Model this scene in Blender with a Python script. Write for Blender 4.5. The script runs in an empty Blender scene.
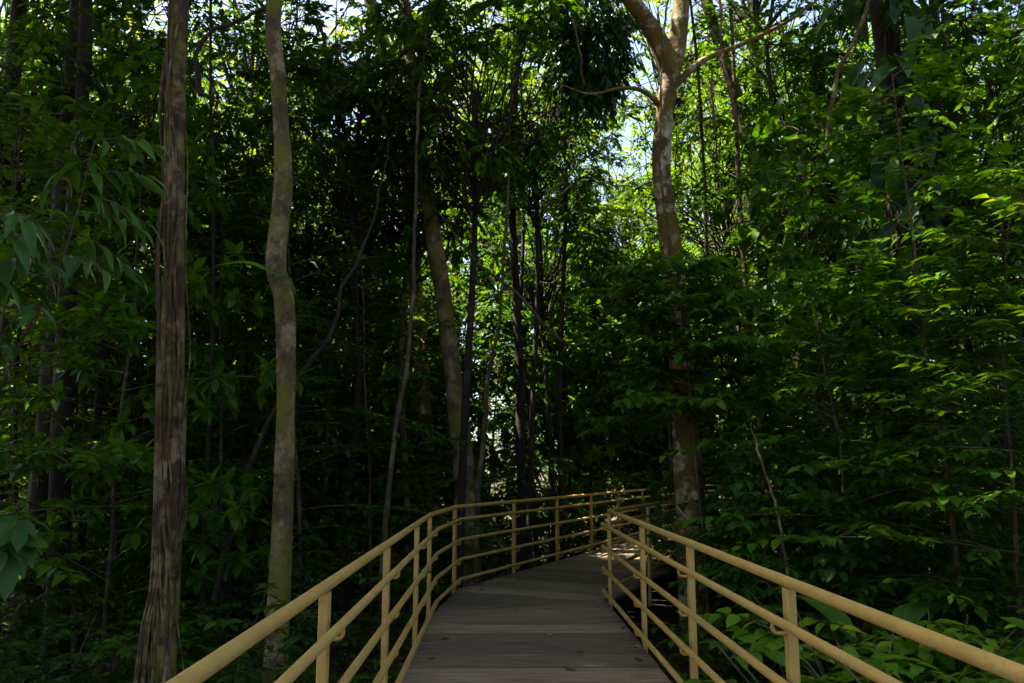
import bpy, math, random
import numpy as np
from mathutils import Vector

rng = np.random.default_rng(7)
random.seed(7)
D = bpy.data
S = bpy.context.scene
COL = S.collection
UP = np.array([0., 0., 1.])

# ------------------------------------------------------------------ camera
F = 796.0
PITCH = math.atan(126 / F)
CAMZ = 1.6
cp, sp_ = math.cos(PITCH), math.sin(PITCH)


def ray(px, py):
    u, v = (px - 512) / F, (341.5 - py) / F
    return np.array([u, cp - v * sp_, sp_ + v * cp])


def at(px, py, Y):
    """point of the place that stands Y metres ahead in the direction of the pixel"""
    r = ray(px, py)
    return np.array([0, 0, CAMZ]) + r * (Y / r[1])


def atz(px, py, z):
    r = ray(px, py)
    return np.array([0, 0, CAMZ]) + r * ((z - CAMZ) / r[2])


def px_of(p):
    x, y, z = p[0], p[1], p[2] - CAMZ
    d = y * cp + z * sp_
    if d < .2:
        return (-9999, -9999)
    return (512 + F * x / d, 341.5 - F * (z * cp - y * sp_) / d)


cam_d = D.cameras.new('camera')
cam = D.objects.new('camera', cam_d)
COL.objects.link(cam)
cam.location = (0, 0, CAMZ)
cam.rotation_euler = (math.pi / 2 + PITCH, 0, 0)
cam_d.sensor_width = 36
cam_d.lens = F / 1024 * 36
cam_d.clip_start = .05
cam_d.clip_end = 2000
S.camera = cam


# ------------------------------------------------------------------ helpers
def nrm(v):
    v = np.asarray(v, float)
    return v / np.maximum(np.linalg.norm(v, axis=-1, keepdims=True), 1e-9)


class MB:
    """collects vertices and faces and links them as one mesh object"""

    def __init__(self):
        self.v, self.loops, self.tot, self.mi, self.rn, self.n = [], [], [], [], [], 0

    def add(self, v, faces, m=0, rnd=0.5):
        v = np.asarray(v, float).reshape(-1, 3)
        f = np.asarray(faces, np.int64)
        self.v.append(v)
        self.loops.append((f + self.n).ravel())
        self.tot.append(np.full(len(f), f.shape[1], np.int32))
        self.mi.append(np.full(len(f), m, np.int32))
        self.rn.append(np.broadcast_to(np.asarray(rnd, float), (len(v),)).copy())
        self.n += len(v)

    def poly(self, v, faces, m=0, rnd=.5):
        v = np.asarray(v, float).reshape(-1, 3)
        self.v.append(v)
        for f in faces:
            self.loops.append(np.asarray(f, np.int64) + self.n)
            self.tot.append(np.array([len(f)], np.int32))
            self.mi.append(np.array([m], np.int32))
        self.rn.append(np.full(len(v), rnd))
        self.n += len(v)

    def mesh(self, name, mats, smooth=True):
        me = D.meshes.new(name)
        v = np.concatenate(self.v)
        lo = np.concatenate(self.loops).astype(np.int32)
        to = np.concatenate(self.tot)
        me.vertices.add(len(v))
        me.vertices.foreach_set('co', v.astype(np.float32).ravel())
        me.loops.add(len(lo))
        me.loops.foreach_set('vertex_index', lo)
        me.polygons.add(len(to))
        st = np.concatenate([[0], np.cumsum(to)[:-1]]).astype(np.int32)
        me.polygons.foreach_set('loop_start', st)
        for m in mats:
            me.materials.append(m)
        me.update(calc_edges=True)
        me.polygons.foreach_set('material_index', np.concatenate(self.mi))
        me.polygons.foreach_set('use_smooth', np.full(len(to), smooth))
        a = me.attributes.new('rnd', 'FLOAT', 'POINT')
        a.data.foreach_set('value', np.concatenate(self.rn).astype(np.float32))
        me.validate()
        me.update()
        return me

    def obj(self, name, mats, parent=None, smooth=True, loc=None):
        if not isinstance(mats, (list, tuple)):
            mats = [mats]
        o = D.objects.new(name, self.mesh(name, mats, smooth))
        COL.objects.link(o)
        if parent is not None:
            o.parent = parent
        if loc is not None:
            o.location = loc
        return o


def link(name, me, parent=None, loc=None):
    o = D.objects.new(name, me)
    COL.objects.link(o)
    if parent is not None:
        o.parent = parent
    if loc is not None:
        o.location = loc
    return o


def tag(o, label=None, cat=None, group=None, kind=None):
    for k, val in (('label', label), ('category', cat), ('group', group), ('kind', kind)):
        if val:
            o[k] = val
    return o


def empty(name, loc=(0, 0, 0), rz=0., sc=1.):
    o = D.objects.new(name, None)
    COL.objects.link(o)
    o.empty_display_size = .1
    o.location = tuple(float(q) for q in loc)
    o.rotation_euler = (0, 0, float(rz))
    o.scale = (sc, sc, sc)
    return o


def copy_tree(o, parent=None):
    c = o.copy()
    COL.objects.link(c)
    if parent is not None:
        c.parent = parent
    for ch in list(o.children):
        copy_tree(ch, c)
    return c


def smooth_path(pts, n=8):
    """Catmull-Rom through the points"""
    P = np.asarray(pts, float)
    P = np.vstack([2 * P[0] - P[1], P, 2 * P[-1] - P[-2]])
    out = []
    for i in range(1, len(P) - 2):
        p0, p1, p2, p3 = P[i - 1], P[i], P[i + 1], P[i + 2]
        for t in np.linspace(0, 1, n, endpoint=False):
            out.append(.5 * (2 * p1 + (p2 - p0) * t + (2 * p0 - 5 * p1 + 4 * p2 - p3) * t * t + (3 * p1 - p0 - 3 * p2 + p3) * t ** 3))
    out.append(P[-2])
    return np.array(out)


def tube(mb, path, rad, sides=8, m=0, rnd=.5, wob=0., cap=True, flute=0.):
    P = np.asarray(path, float)
    n = len(P)
    rad = np.broadcast_to(np.asarray(rad, float), (n,))
    T = nrm(np.gradient(P, axis=0))
    ref = np.array([1., 0, 0]) if abs(T[0][0]) < .8 else np.array([0, 1., 0])
    A = np.zeros((n, 3))
    a = nrm(ref - T[0] * ref.dot(T[0]))
    for i in range(n):
        a = nrm(a - T[i] * a.dot(T[i]))
        A[i] = a
    B = np.cross(T, A)
    th = np.linspace(0, 2 * np.pi, sides, endpoint=False)
    R = rad[:, None] * np.ones((1, sides))
    if wob:
        ph = rng.uniform(0, 6.28, 6)
        s = np.concatenate([[0], np.cumsum(np.linalg.norm(np.diff(P, axis=0), axis=1))])[:, None]
        R = R * (1 + wob * (np.sin(3 * th + ph[0] + .8 * s) * .5 + np.sin(2 * th + ph[1] - 1.7 * s) * .6
                            + np.sin(5 * th + ph[2] + 2.9 * s) * .35 + np.sin(4.1 * s + ph[3]) * .5))
    if flute:
        ph = rng.uniform(0, 6.28, 6)
        s = np.concatenate([[0], np.cumsum(np.linalg.norm(np.diff(P, axis=0), axis=1))])[:, None]
        tw = th + .5 * np.sin(.9 * s + ph[0])
        R = R * (1 + flute * (np.abs(np.sin(3.5 * tw + ph[1])) + .6 * np.sin(8 * tw + ph[2] + 1.3 * s) + .5 * np.sin(5 * tw - 2.1 * s + ph[3]) + .6 * np.sin(2 * th + 6.3 * s + ph[4]) * np.sin(2.2 * s) - .5))
    V = P[:, None] + R[..., None] * (np.cos(th)[None, :, None] * A[:, None] + np.sin(th)[None, :, None] * B[:, None])
    i = np.arange(n - 1)[:, None] * sides
    j = np.arange(sides)[None]
    k = (j + 1) % sides
    f = np.stack([i + j, i + k, i + sides + k, i + sides + j], -1).reshape(-1, 4)
    mb.add(V.reshape(-1, 3), f, m, rnd)
    if cap:
        mb.poly(V[0], [list(range(sides))[::-1]], m, rnd)
        mb.poly(V[-1], [list(range(sides))], m, rnd)


def box(mb, c, ax, ay, az, hx, hy, hz, m=0, rnd=.5, bev=0.):
    c, ax, ay, az = (np.asarray(q, float) for q in (c, ax, ay, az))
    if bev <= 0:
        v = [c + ax * hx * a + ay * hy * b + az * hz * d for d in (-1, 1) for (a, b) in ((-1, -1), (1, -1), (1, 1), (-1, 1))]
        mb.poly(v, [(3, 2, 1, 0), (4, 5, 6, 7), (0, 1, 5, 4), (1, 2, 6, 5), (2, 3, 7, 6), (3, 0, 4, 7)], m, rnd)
        return
    o = []
    for a, b in ((-1, -1), (1, -1), (1, 1), (-1, 1)):
        o.append((a, b))
    ring = [(-hx + bev, -hy), (hx - bev, -hy), (hx, -hy + bev), (hx, hy - bev), (hx - bev, hy), (-hx + bev, hy), (-hx, hy - bev), (-hx, -hy + bev)]
    v = [c + ax * a + ay * b + az * d for d in (-hz, hz) for a, b in ring]
    f = [tuple(range(7, -1, -1)), tuple(range(8, 16))] + [(i, (i + 1) % 8, 8 + (i + 1) % 8, 8 + i) for i in range(8)]
    mb.poly(v, f, m, rnd)


# leaves ---------------------------------------------------------------
def leaf_t(n=3, w=.2, fold=.06, droop=.18, tip=1.0, wide=.8):
    """leaf blade of unit length along +y, folded along the midrib"""
    v = [(0, 0, 0)]
    ts = np.linspace(0, 1, n + 1)[1:-1]
    for t in ts:
        hw = w * (math.sin(math.pi * t ** wide)) ** tip
        z = -droop * t * t
        v += [(-hw, t, z + fold * hw / w), (0, t, z), (hw, t, z + fold * hw / w)]
    v.append((0, 1, -droop))
    L = len(v) - 1
    f3 = [(0, 2, 1), (0, 3, 2)]
    f4 = []
    for i in range(len(ts) - 1):
        a = 1 + 3 * i
        f4 += [(a, a + 1, a + 4, a + 3), (a + 1, a + 2, a + 5, a + 4)]
    a = 1 + 3 * (len(ts) - 1)
    f3 += [(a, a + 1, L), (a + 1, a + 2, L)]
    return np.array(v), np.array(f3), np.array(f4).reshape(-1, 4)


LOW = leaf_t(2, .23, .08, .12)
OVAL = leaf_t(3, .25, .07, .22)
LANCE = leaf_t(3, .12, .05, .35)
FINE = leaf_t(5, .25, .07, .25, .85)
FINELANCE = leaf_t(6, .15, .09, .5, .9)
BIG = leaf_t(7, .26, .09, .4, .8)
BLADE = leaf_t(8, .19, .11, .6, .75)


def add_leaves(mb, tmpl, pos, d, n, sc, rnd, m=0):
    """pos, axis, normal, scale arrays -> leaves"""
    v, f3, f4 = tmpl
    y = nrm(d)
    z = nrm(n - y * (n * y).sum(-1, keepdims=True))
    x = np.cross(y, z)
    M = np.stack([x, y, z], -1) * np.asarray(sc)[:, None, None]
    V = np.einsum('nij,vj->nvi', M, v) + pos[:, None]
    N, nv = len(pos), len(v)
    off = (np.arange(N) * nv)[:, None, None]
    base = mb.n
    rr = np.repeat(rnd, nv)
    mb.add(V.reshape(-1, 3), (f3[None] + off).reshape(-1, 3), m, rr)
    if len(f4):
        f = (f4[None] + off).reshape(-1, 4) + base
        mb.loops.append(f.ravel())
        mb.tot.append(np.full(len(f), 4, np.int32))
        mb.mi.append(np.full(len(f), m, np.int32))


def spray(r, o, d, L, k, size, flat=.8, droop=.25, ang=60, hang=.15, whorl=False):
    """a twig of k alternate leaves: (pos, axis, normal, scale) and the twig's own line"""
    d = nrm(d)
    side = np.cross(d, UP)
    if np.linalg.norm(side) < .1:
        side = np.array([1., 0, 0])
    side = nrm(side)
    t = np.linspace(.12, 1, k)
    if whorl:
        t = .75 + .25 * t
    P = o + d * (L * t)[:, None] - UP * (droop * L * t * t)[:, None]
    s = np.where(np.arange(k) % 2 == 0, 1., -1.)
    a = np.radians(ang + r.normal(0, 12, k)) * (1 - .75 * (t > .97))
    if whorl:
        az = np.arange(k) * 2.4
        ax = d * .35 + np.cos(az)[:, None] * side + np.sin(az)[:, None] * np.cross(side, d)
    else:
        ax = d * np.cos(a)[:, None] + side * (s * np.sin(a))[:, None]
    ax = ax - UP * (hang + r.normal(0, .12, k))[:, None] + r.normal(0, .08, (k, 3))
    up = nrm(UP * flat + r.normal(0, .28, (k, 3)))
    sc = size * r.uniform(.75, 1.2, k)
    return P, ax, up, sc


class Leaves:
    def __init__(self):
        self.p, self.a, self.n, self.s = [], [], [], []

    def put(self, q):
        self.p.append(q[0]), self.a.append(q[1]), self.n.append(q[2]), self.s.append(q[3])

    def out(self, mb, tmpl, r, m=0):
        p, a, n, s = (np.concatenate(q) for q in (self.p, self.a, self.n, self.s))
        add_leaves(mb, tmpl, p, a, n, s, r.uniform(0, 1, len(p)), m)
        return len(p)


# ------------------------------------------------------------------ materials
def new_mat(name):
    m = D.materials.new(name)
    m.use_nodes = True
    nt = m.node_tree
    nt.nodes.clear()
    return m, nt, nt.nodes, nt.links


def ramp(N, stops):
    n = N.new('ShaderNodeValToRGB')
    cr = n.color_ramp
    while len(cr.elements) < len(stops):
        cr.elements.new(.5)
    for e, (p, c) in zip(cr.elements, stops):
        e.position = p
        e.color = (*c, 1)
    return n


def noise(N, Lk, vec, scale, detail=4, rough=.55):
    n = N.new('ShaderNodeTexNoise')
    n.inputs['Scale'].default_value = scale
    n.inputs['Detail'].default_value = detail
    n.inputs['Roughness'].default_value = rough
    if vec is not None:
        Lk.new(vec, n.inputs['Vector'])
    return n


def leaf_mat(name, c0, c1, c2, tr, mix=.4, rough=.5):
    m, nt, N, Lk = new_mat(name)
    at_ = N.new('ShaderNodeAttribute')
    at_.attribute_name = 'rnd'
    oi = N.new('ShaderNodeObjectInfo')
    ad = N.new('ShaderNodeMath')
    ad.operation = 'MULTIPLY_ADD'
    Lk.new(oi.outputs['Random'], ad.inputs[0])
    ad.inputs[1].default_value = .25
    mu = N.new('ShaderNodeMath')
    mu.operation = 'MULTIPLY'
    mu.inputs[1].default_value = .75
    Lk.new(at_.outputs['Fac'], mu.inputs[0])
    Lk.new(mu.outputs[0], ad.inputs[2])
    rp = ramp(N, [(0, c0), (.55, c1), (.93, c2), (1, (c2[0] * 1.7, c2[1] * 1.1, c2[2]))])
    Lk.new(ad.outputs[0], rp.inputs[0])
    P = N.new('ShaderNodeBsdfPrincipled')
    Lk.new(rp.outputs[0], P.inputs['Base Color'])
    P.inputs['Roughness'].default_value = rough
    P.inputs['Specular IOR Level'].default_value = .16
    T = N.new('ShaderNodeBsdfTranslucent')
    mc = N.new('ShaderNodeMix')
    mc.data_type = 'RGBA'
    mc.blend_type = 'MULTIPLY'
    mc.inputs[0].default_value = 1
    Lk.new(rp.outputs[0], mc.inputs[6])
    mc.inputs[7].default_value = (*tr, 1)
    Lk.new(mc.outputs[2], T.inputs['Color'])
    X = N.new('ShaderNodeMixShader')
    X.inputs[0].default_value = mix
    Lk.new(P.outputs[0], X.inputs[1])
    Lk.new(T.outputs[0], X.inputs[2])
    o = N.new('ShaderNodeOutputMaterial')
    Lk.new(X.outputs[0], o.inputs[0])
    return m


def bark_mat(name, dark, mid, pale, moss, moss_amt=.5, pale_amt=.5, zs=.35, scale=9., rough=.85, bump=1.):
    m, nt, N, Lk = new_mat(name)
    tc = N.new('ShaderNodeTexCoord')
    mp = N.new('ShaderNodeMapping')
    mp.inputs['Scale'].default_value = (1, 1, zs)
    Lk.new(tc.outputs['Object'], mp.inputs[0])
    n1 = noise(N, Lk, mp.outputs[0], scale, 8, .65)
    r1 = ramp(N, [(.3, dark), (.55, mid), (.8, tuple(q * 1.3 for q in mid))])
    Lk.new(n1.outputs[0], r1.inputs[0])
    n2 = noise(N, Lk, tc.outputs['Object'], 3.2, 6, .65)
    r2 = ramp(N, [(.56 - .2 * pale_amt, (0, 0, 0)), (.64 - .2 * pale_amt, (1, 1, 1))])
    Lk.new(n2.outputs[0], r2.inputs[0])
    mx = N.new('ShaderNodeMix')
    mx.data_type = 'RGBA'
    Lk.new(r2.outputs[0], mx.inputs[0])
    Lk.new(r1.outputs[0], mx.inputs[6])
    n2b = noise(N, Lk, mp.outputs[0], 26, 4)
    r2b = ramp(N, [(.3, tuple(q * .55 for q in pale)), (.65, pale)])
    Lk.new(n2b.outputs[0], r2b.inputs[0])
    Lk.new(r2b.outputs[0], mx.inputs[7])
    mp3 = N.new('ShaderNodeMapping')
    mp3.inputs['Location'].default_value = (5.3, 1.7, 9.1)
    Lk.new(tc.outputs['Object'], mp3.inputs[0])
    n3 = noise(N, Lk, mp3.outputs[0], 2.3, 7, .7)
    r3 = ramp(N, [(.62 - .25 * moss_amt, (0, 0, 0)), (.74 - .25 * moss_amt, (1, 1, 1))])
    Lk.new(n3.outputs[0], r3.inputs[0])
    my = N.new('ShaderNodeMix')
    my.data_type = 'RGBA'
    Lk.new(r3.outputs[0], my.inputs[0])
    Lk.new(mx.outputs[2], my.inputs[6])
    my.inputs[7].default_value = (*moss, 1)
    P = N.new('ShaderNodeBsdfPrincipled')
    P.inputs['Roughness'].default_value = rough
    P.inputs['Specular IOR Level'].default_value = .25
    Lk.new(my.outputs[2], P.inputs['Base Color'])
    b = N.new('ShaderNodeBump')
    b.inputs['Strength'].default_value = bump
    b.inputs['Distance'].default_value = .035
    Lk.new(n1.outputs[0], b.inputs['Height'])
    Lk.new(b.outputs[0], P.inputs['Normal'])
    o = N.new('ShaderNodeOutputMaterial')
    Lk.new(P.outputs[0], o.inputs[0])
    return m


LM = {
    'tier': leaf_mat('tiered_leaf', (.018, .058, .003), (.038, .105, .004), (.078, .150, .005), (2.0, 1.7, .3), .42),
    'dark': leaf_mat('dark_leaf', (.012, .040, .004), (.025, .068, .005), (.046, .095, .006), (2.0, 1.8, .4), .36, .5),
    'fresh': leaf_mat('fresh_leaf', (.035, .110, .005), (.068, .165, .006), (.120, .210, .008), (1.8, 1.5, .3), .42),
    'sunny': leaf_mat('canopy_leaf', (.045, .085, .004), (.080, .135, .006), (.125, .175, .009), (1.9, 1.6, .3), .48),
    'big': leaf_mat('broad_leaf', (.020, .062, .010), (.034, .092, .013), (.052, .120, .014), (1.5, 1.5, .5), .3, .42),
    'glossy': leaf_mat('glossy_climber_leaf', (.010, .036, .008), (.018, .055, .010), (.030, .080, .010), (1.5, 1.5, .5), .25, .35),
}
BK = {
    'brown': bark_mat('ridged_brown_bark', (.007, .0035, .0015), (.055, .027, .010), (.22, .14, .07), (.105, .100, .010), .56, .26, .18, 18),
    'pale': bark_mat('mottled_pale_bark', (.030, .019, .008), (.090, .060, .027), (.25, .18, .09), (.115, .100, .010), .62, .38, .5, 12),
    'dark': bark_mat('dark_bark', (.008, .005, .003), (.022, .014, .009), (.05, .038, .026), (.02, .022, .006), .3, .1, .3, 10),
    'mossy': bark_mat('mossy_bark', (.030, .018, .007), (.085, .052, .018), (.42, .34, .21), (.105, .066, .008), .74, .38, .6, 11),
    'twig': bark_mat('twig_bark', (.022, .014, .007), (.06, .040, .020), (.14, .105, .06), (.05, .055, .018), .3, .3, .3, 16),
    'root': bark_mat('aerial_root_bark', (.015, .008, .003), (.075, .042, .018), (.22, .155, .075), (.08, .072, .018), .3, .3, .3, 20),
}


def paint_mat():
    m, nt, N, Lk = new_mat('tan_rail_paint')
    tc = N.new('ShaderNodeTexCoord')
    n1 = noise(N, Lk, tc.outputs['Object'], 6, 6)
    r1 = ramp(N, [(.35, (.37, .222, .054)), (.6, (.43, .265, .070)), (.8, (.38, .238, .066))])
    Lk.new(n1.outputs[0], r1.inputs[0])
    n2 = noise(N, Lk, tc.outputs['Object'], 55, 5, .7)
    r2 = ramp(N, [(.54, (0, 0, 0)), (.68, (1, 1, 1))])
    Lk.new(n2.outputs[0], r2.inputs[0])
    n4 = noise(N, Lk, tc.outputs['Object'], 2.1, 4)
    r4 = ramp(N, [(.38, (.05, .05, .05)), (.66, (.9, .9, .9))])
    Lk.new(n4.outputs[0], r4.inputs[0])
    mm = N.new('ShaderNodeMath')
    mm.operation = 'MULTIPLY'
    Lk.new(r2.outputs[0], mm.inputs[0])
    Lk.new(r4.outputs[0], mm.inputs[1])
    mx = N.new('ShaderNodeMix')
    mx.data_type = 'RGBA'
    Lk.new(mm.outputs[0], mx.inputs[0])
    Lk.new(r1.outputs[0], mx.inputs[6])
    mx.inputs[7].default_value = (.17, .13, .055, 1)
    P = N.new('ShaderNodeBsdfPrincipled')
    Lk.new(mx.outputs[2], P.inputs['Base Color'])
    P.inputs['Roughness'].default_value = .5
    P.inputs['Specular IOR Level'].default_value = .35
    b = N.new('ShaderNodeBump')
    b.inputs['Strength'].default_value = .25
    b.inputs['Distance'].default_value = .003
    Lk.new(n2.outputs[0], b.inputs['Height'])
    Lk.new(b.outputs[0], P.inputs['Normal'])
    o = N.new('ShaderNodeOutputMaterial')
    Lk.new(P.outputs[0], o.inputs[0])
    return m


def deck_mat(name, rot):
    m, nt, N, Lk = new_mat(name)
    tc = N.new('ShaderNodeTexCoord')
    mp = N.new('ShaderNodeMapping')
    mp.vector_type = 'TEXTURE'
    mp.inputs['Rotation'].default_value = (0, 0, rot)
    Lk.new(tc.outputs['Object'], mp.inputs[0])
    ms = N.new('ShaderNodeMapping')
    ms.inputs['Scale'].default_value = (.9, 14, 10)
    Lk.new(mp.outputs[0], ms.inputs[0])
    at_ = N.new('ShaderNodeAttribute')
    at_.attribute_name = 'rnd'
    av = N.new('ShaderNodeVectorMath')
    av.operation = 'ADD'
    cb = N.new('ShaderNodeCombineXYZ')
    mu = N.new('ShaderNodeMath')
    mu.operation = 'MULTIPLY'
    mu.inputs[1].default_value = 37
    Lk.new(at_.outputs['Fac'], mu.inputs[0])
    Lk.new(mu.outputs[0], cb.inputs[0])
    Lk.new(mu.outputs[0], cb.inputs[2])
    Lk.new(ms.outputs[0], av.inputs[0])
    Lk.new(cb.outputs[0], av.inputs[1])
    n1 = noise(N, Lk, av.outputs[0], 2.2, 8, .6)
    r1 = ramp(N, [(.3, (.078, .052, .034)), (.52, (.160, .111, .073)), (.75, (.29, .215, .150))])
    Lk.new(n1.outputs[0], r1.inputs[0])
    r2 = ramp(N, [(0, (.48, .46, .43)), (.5, (.92, .9, .86)), (1, (1.5, 1.45, 1.36))])
    Lk.new(at_.outputs['Fac'], r2.inputs[0])
    mx = N.new('ShaderNodeMix')
    mx.data_type = 'RGBA'
    mx.blend_type = 'MULTIPLY'
    mx.inputs[0].default_value = 1
    Lk.new(r1.outputs[0], mx.inputs[6])
    Lk.new(r2.outputs[0], mx.inputs[7])
    n3 = noise(N, Lk, mp.outputs[0], 1.6, 7, .7)
    r3 = ramp(N, [(.55, (0, 0, 0)), (.75, (.7, .7, .7))])
    Lk.new(n3.outputs[0], r3.inputs[0])
    my = N.new('ShaderNodeMix')
    my.data_type = 'RGBA'
    Lk.new(r3.outputs[0], my.inputs[0])
    Lk.new(mx.outputs[2], my.inputs[6])
    my.inputs[7].default_value = (.085, .075, .055, 1)
    P = N.new('ShaderNodeBsdfPrincipled')
    Lk.new(my.outputs[2], P.inputs['Base Color'])
    P.inputs['Roughness'].default_value = .7
    P.inputs['Specular IOR Level'].default_value = .3
    b = N.new('ShaderNodeBump')
    b.inputs['Strength'].default_value = .5
    b.inputs['Distance'].default_value = .006
    Lk.new(n1.outputs[0], b.inputs['Height'])
    Lk.new(b.outputs[0], P.inputs['Normal'])
    o = N.new('ShaderNodeOutputMaterial')
    Lk.new(P.outputs[0], o.inputs[0])
    return m


def soil_mat():
    m, nt, N, Lk = new_mat('forest_soil')
    tc = N.new('ShaderNodeTexCoord')
    n1 = noise(N, Lk, tc.outputs['Object'], 5, 10, .7)
    r1 = ramp(N, [(.35, (.018, .012, .008)), (.55, (.05, .033, .020)), (.75, (.10, .070, .040))])
    Lk.new(n1.outputs[0], r1.inputs[0])
    P = N.new('ShaderNodeBsdfPrincipled')
    P.inputs['Roughness'].default_value = .95
    Lk.new(r1.outputs[0], P.inputs['Base Color'])
    b = N.new('ShaderNodeBump')
    b.inputs['Distance'].default_value = .05
    Lk.new(n1.outputs[0], b.inputs['Height'])
    Lk.new(b.outputs[0], P.inputs['Normal'])
    o = N.new('ShaderNodeOutputMaterial')
    Lk.new(P.outputs[0], o.inputs[0])
    return m


def dry_mat():
    m, nt, N, Lk = new_mat('dry_leaf')
    at_ = N.new('ShaderNodeAttribute')
    at_.attribute_name = 'rnd'
    rp = ramp(N, [(0, (.05, .026, .012)), (.5, (.12, .065, .028)), (.85, (.20, .12, .05)), (1, (.32, .24, .13))])
    Lk.new(at_.outputs['Fac'], rp.inputs[0])
    P = N.new('ShaderNodeBsdfPrincipled')
    P.inputs['Roughness'].default_value = .7
    Lk.new(rp.outputs[0], P.inputs['Base Color'])
    o = N.new('ShaderNodeOutputMaterial')
    Lk.new(P.outputs[0], o.inputs[0])
    return m


PAINT, SOIL, DRY = paint_mat(), soil_mat(), dry_mat()


# ------------------------------------------------------------------ the boardwalk
RAIL_Z = [1.07, .91, .645, .385, .125]
IN = .085                                       # the lower rails stand this far inside the posts
d1L = np.array([-.0195, 1.0])                   # near heading
a_, b_ = atz(190, 675, 1.07), atz(430, 515, 1.07)
c_, e_ = atz(1015, 670, 1.07), atz(609, 511, 1.07)
d1 = nrm(nrm(b_[:2] - a_[:2]) + nrm(e_[:2] - c_[:2]))
TH2 = math.radians(25)
d2 = np.array([math.sin(TH2), math.cos(TH2)])
L1 = b_[:2]
R1 = e_[:2]
L2 = atz(455, 507, 1.07)[:2]
print('deck', d1, L1, L2, R1, a_, c_)
n1 = np.array([-d1[1], d1[0]])                  # leftward
LS = L1 - d1 * 13
RS = R1 - d1 * 14
L3 = L2 + d2 * 14.6
TH3 = math.radians(66)
d3 = np.array([math.sin(TH3), math.cos(TH3)])
LE = L3 + d3 * 11
_n2 = np.array([d2[1], -d2[0]])
_n3 = np.array([d3[1], -d3[0]])
WID = (R1 - L2).dot(_n2)
_b = nrm(_n2 + _n3)
R2 = L3 + _b * WID / _b.dot(_n2)
RE = LE + _n3 * WID


def offset_poly(P, off):
    """offset an open polyline leftward by off"""
    P = [np.asarray(p, float) for p in P]
    out = []
    for i, p in enumerate(P):
        ds = []
        if i > 0:
            ds.append(nrm(p - P[i - 1]))
        if i < len(P) - 1:
            ds.append(nrm(P[i + 1] - p))
        ns = [np.array([-q[1], q[0]]) for q in ds]
        if len(ns) == 1:
            out.append(p + ns[0] * off)
        else:
            b = nrm(ns[0] + ns[1])
            out.append(p + b * off / b.dot(ns[0]))
    return out


LP, RP = [LS, L1, L2, L3, LE], [RS, R1, R2, RE]
LI, RI = offset_poly(LP, -IN), offset_poly(RP, IN)
LEDGE, REDGE = offset_poly(LP, -.05), offset_poly(RP, .05)


def clip(poly, p, n):
    out = []
    for i in range(len(poly)):
        a, b = poly[i], poly[(i + 1) % len(poly)]
        da, db = (a - p).dot(n), (b - p).dot(n)
        if da >= 0:
            out.append(a)
        if da * db < 0:
            out.append(a + (b - a) * da / (da - db))
    return out


def boards(mb, poly, d, step, gap, seed):
    r = np.random.default_rng(seed)
    s = [p.dot(d) for p in poly]
    k = math.floor(min(s) / step)
    while k * step < max(s):
        q = clip(poly, d * (k * step + gap / 2), d)
        q = clip(q, d * ((k + 1) * step - gap / 2), -d) if len(q) > 2 else q
        if len(q) > 2:
            zt = r.normal(0, .0025)
            n = len(q)
            jog = r.uniform(-.02, .03)
            v = [(p[0], p[1], -.045) for p in q] + [(p[0], p[1], zt) for p in q]
            mb.poly(v, [tuple(range(n, 2 * n))] + [(i, (i + 1) % n, n + (i + 1) % n, n + i) for i in range(n)], 0, r.uniform(0, 1))
        k += 1


walk = MB()
boards(walk, [LEDGE[0], REDGE[0], REDGE[1], LEDGE[1]], d1, .452, .024, 3)
near_walk = walk.obj('boardwalk', deck_mat('weathered_deck_boards', math.atan2(d1[1], d1[0]) - math.pi / 2), smooth=False)
tag(near_walk, 'weathered grey brown plank boardwalk leading into the forest', None, None, 'structure')
walk = MB()
boards(walk, [LEDGE[1], REDGE[1], REDGE[2], LEDGE[3], LEDGE[2]], d2, .452, .024, 5)
boards(walk, [LEDGE[3], REDGE[2], REDGE[3], LEDGE[4]], d3, .452, .024, 6)
far_deck = walk.obj('bend_planking', deck_mat('weathered_deck_boards_bend', math.atan2(d2[1], d2[0]) - math.pi / 2), near_walk, smooth=False)
# beams and support posts below
for (A, B) in ((LEDGE[0], LEDGE[1]), (LEDGE[2], LEDGE[3]), (LEDGE[3], LEDGE[4]), (REDGE[0], REDGE[1]), (REDGE[1], REDGE[2]), (REDGE[2], REDGE[3])):
    mid = ((np.append(A, 0) + np.append(B, 0)) / 2)
    dd = nrm(B - A)
    pr = np.array([-dd[1], dd[0], 0])
    inn = 1 if any(A is q for q in REDGE) else -1
    c = mid + pr * inn * .12
    mbm = MB()
    box(mbm, c + np.array([0, 0, -.13]), np.append(dd, 0), pr, UP, np.linalg.norm(B - A) / 2 - .12, .035, .082, rnd=.2)
    mbm.obj('beam', BK['dark'], near_walk, smooth=False)
    for t in np.arange(1.2, np.linalg.norm(B - A), 2.8):
        q = A + dd * t + pr[:2] * inn * .12
        ms_ = MB()
        box(ms_, (q[0], q[1], -.62), np.append(dd, 0), pr, UP, .05, .05, .405, rnd=.2)
        ms_.obj('support_post', BK['dark'], near_walk, smooth=False)


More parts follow.
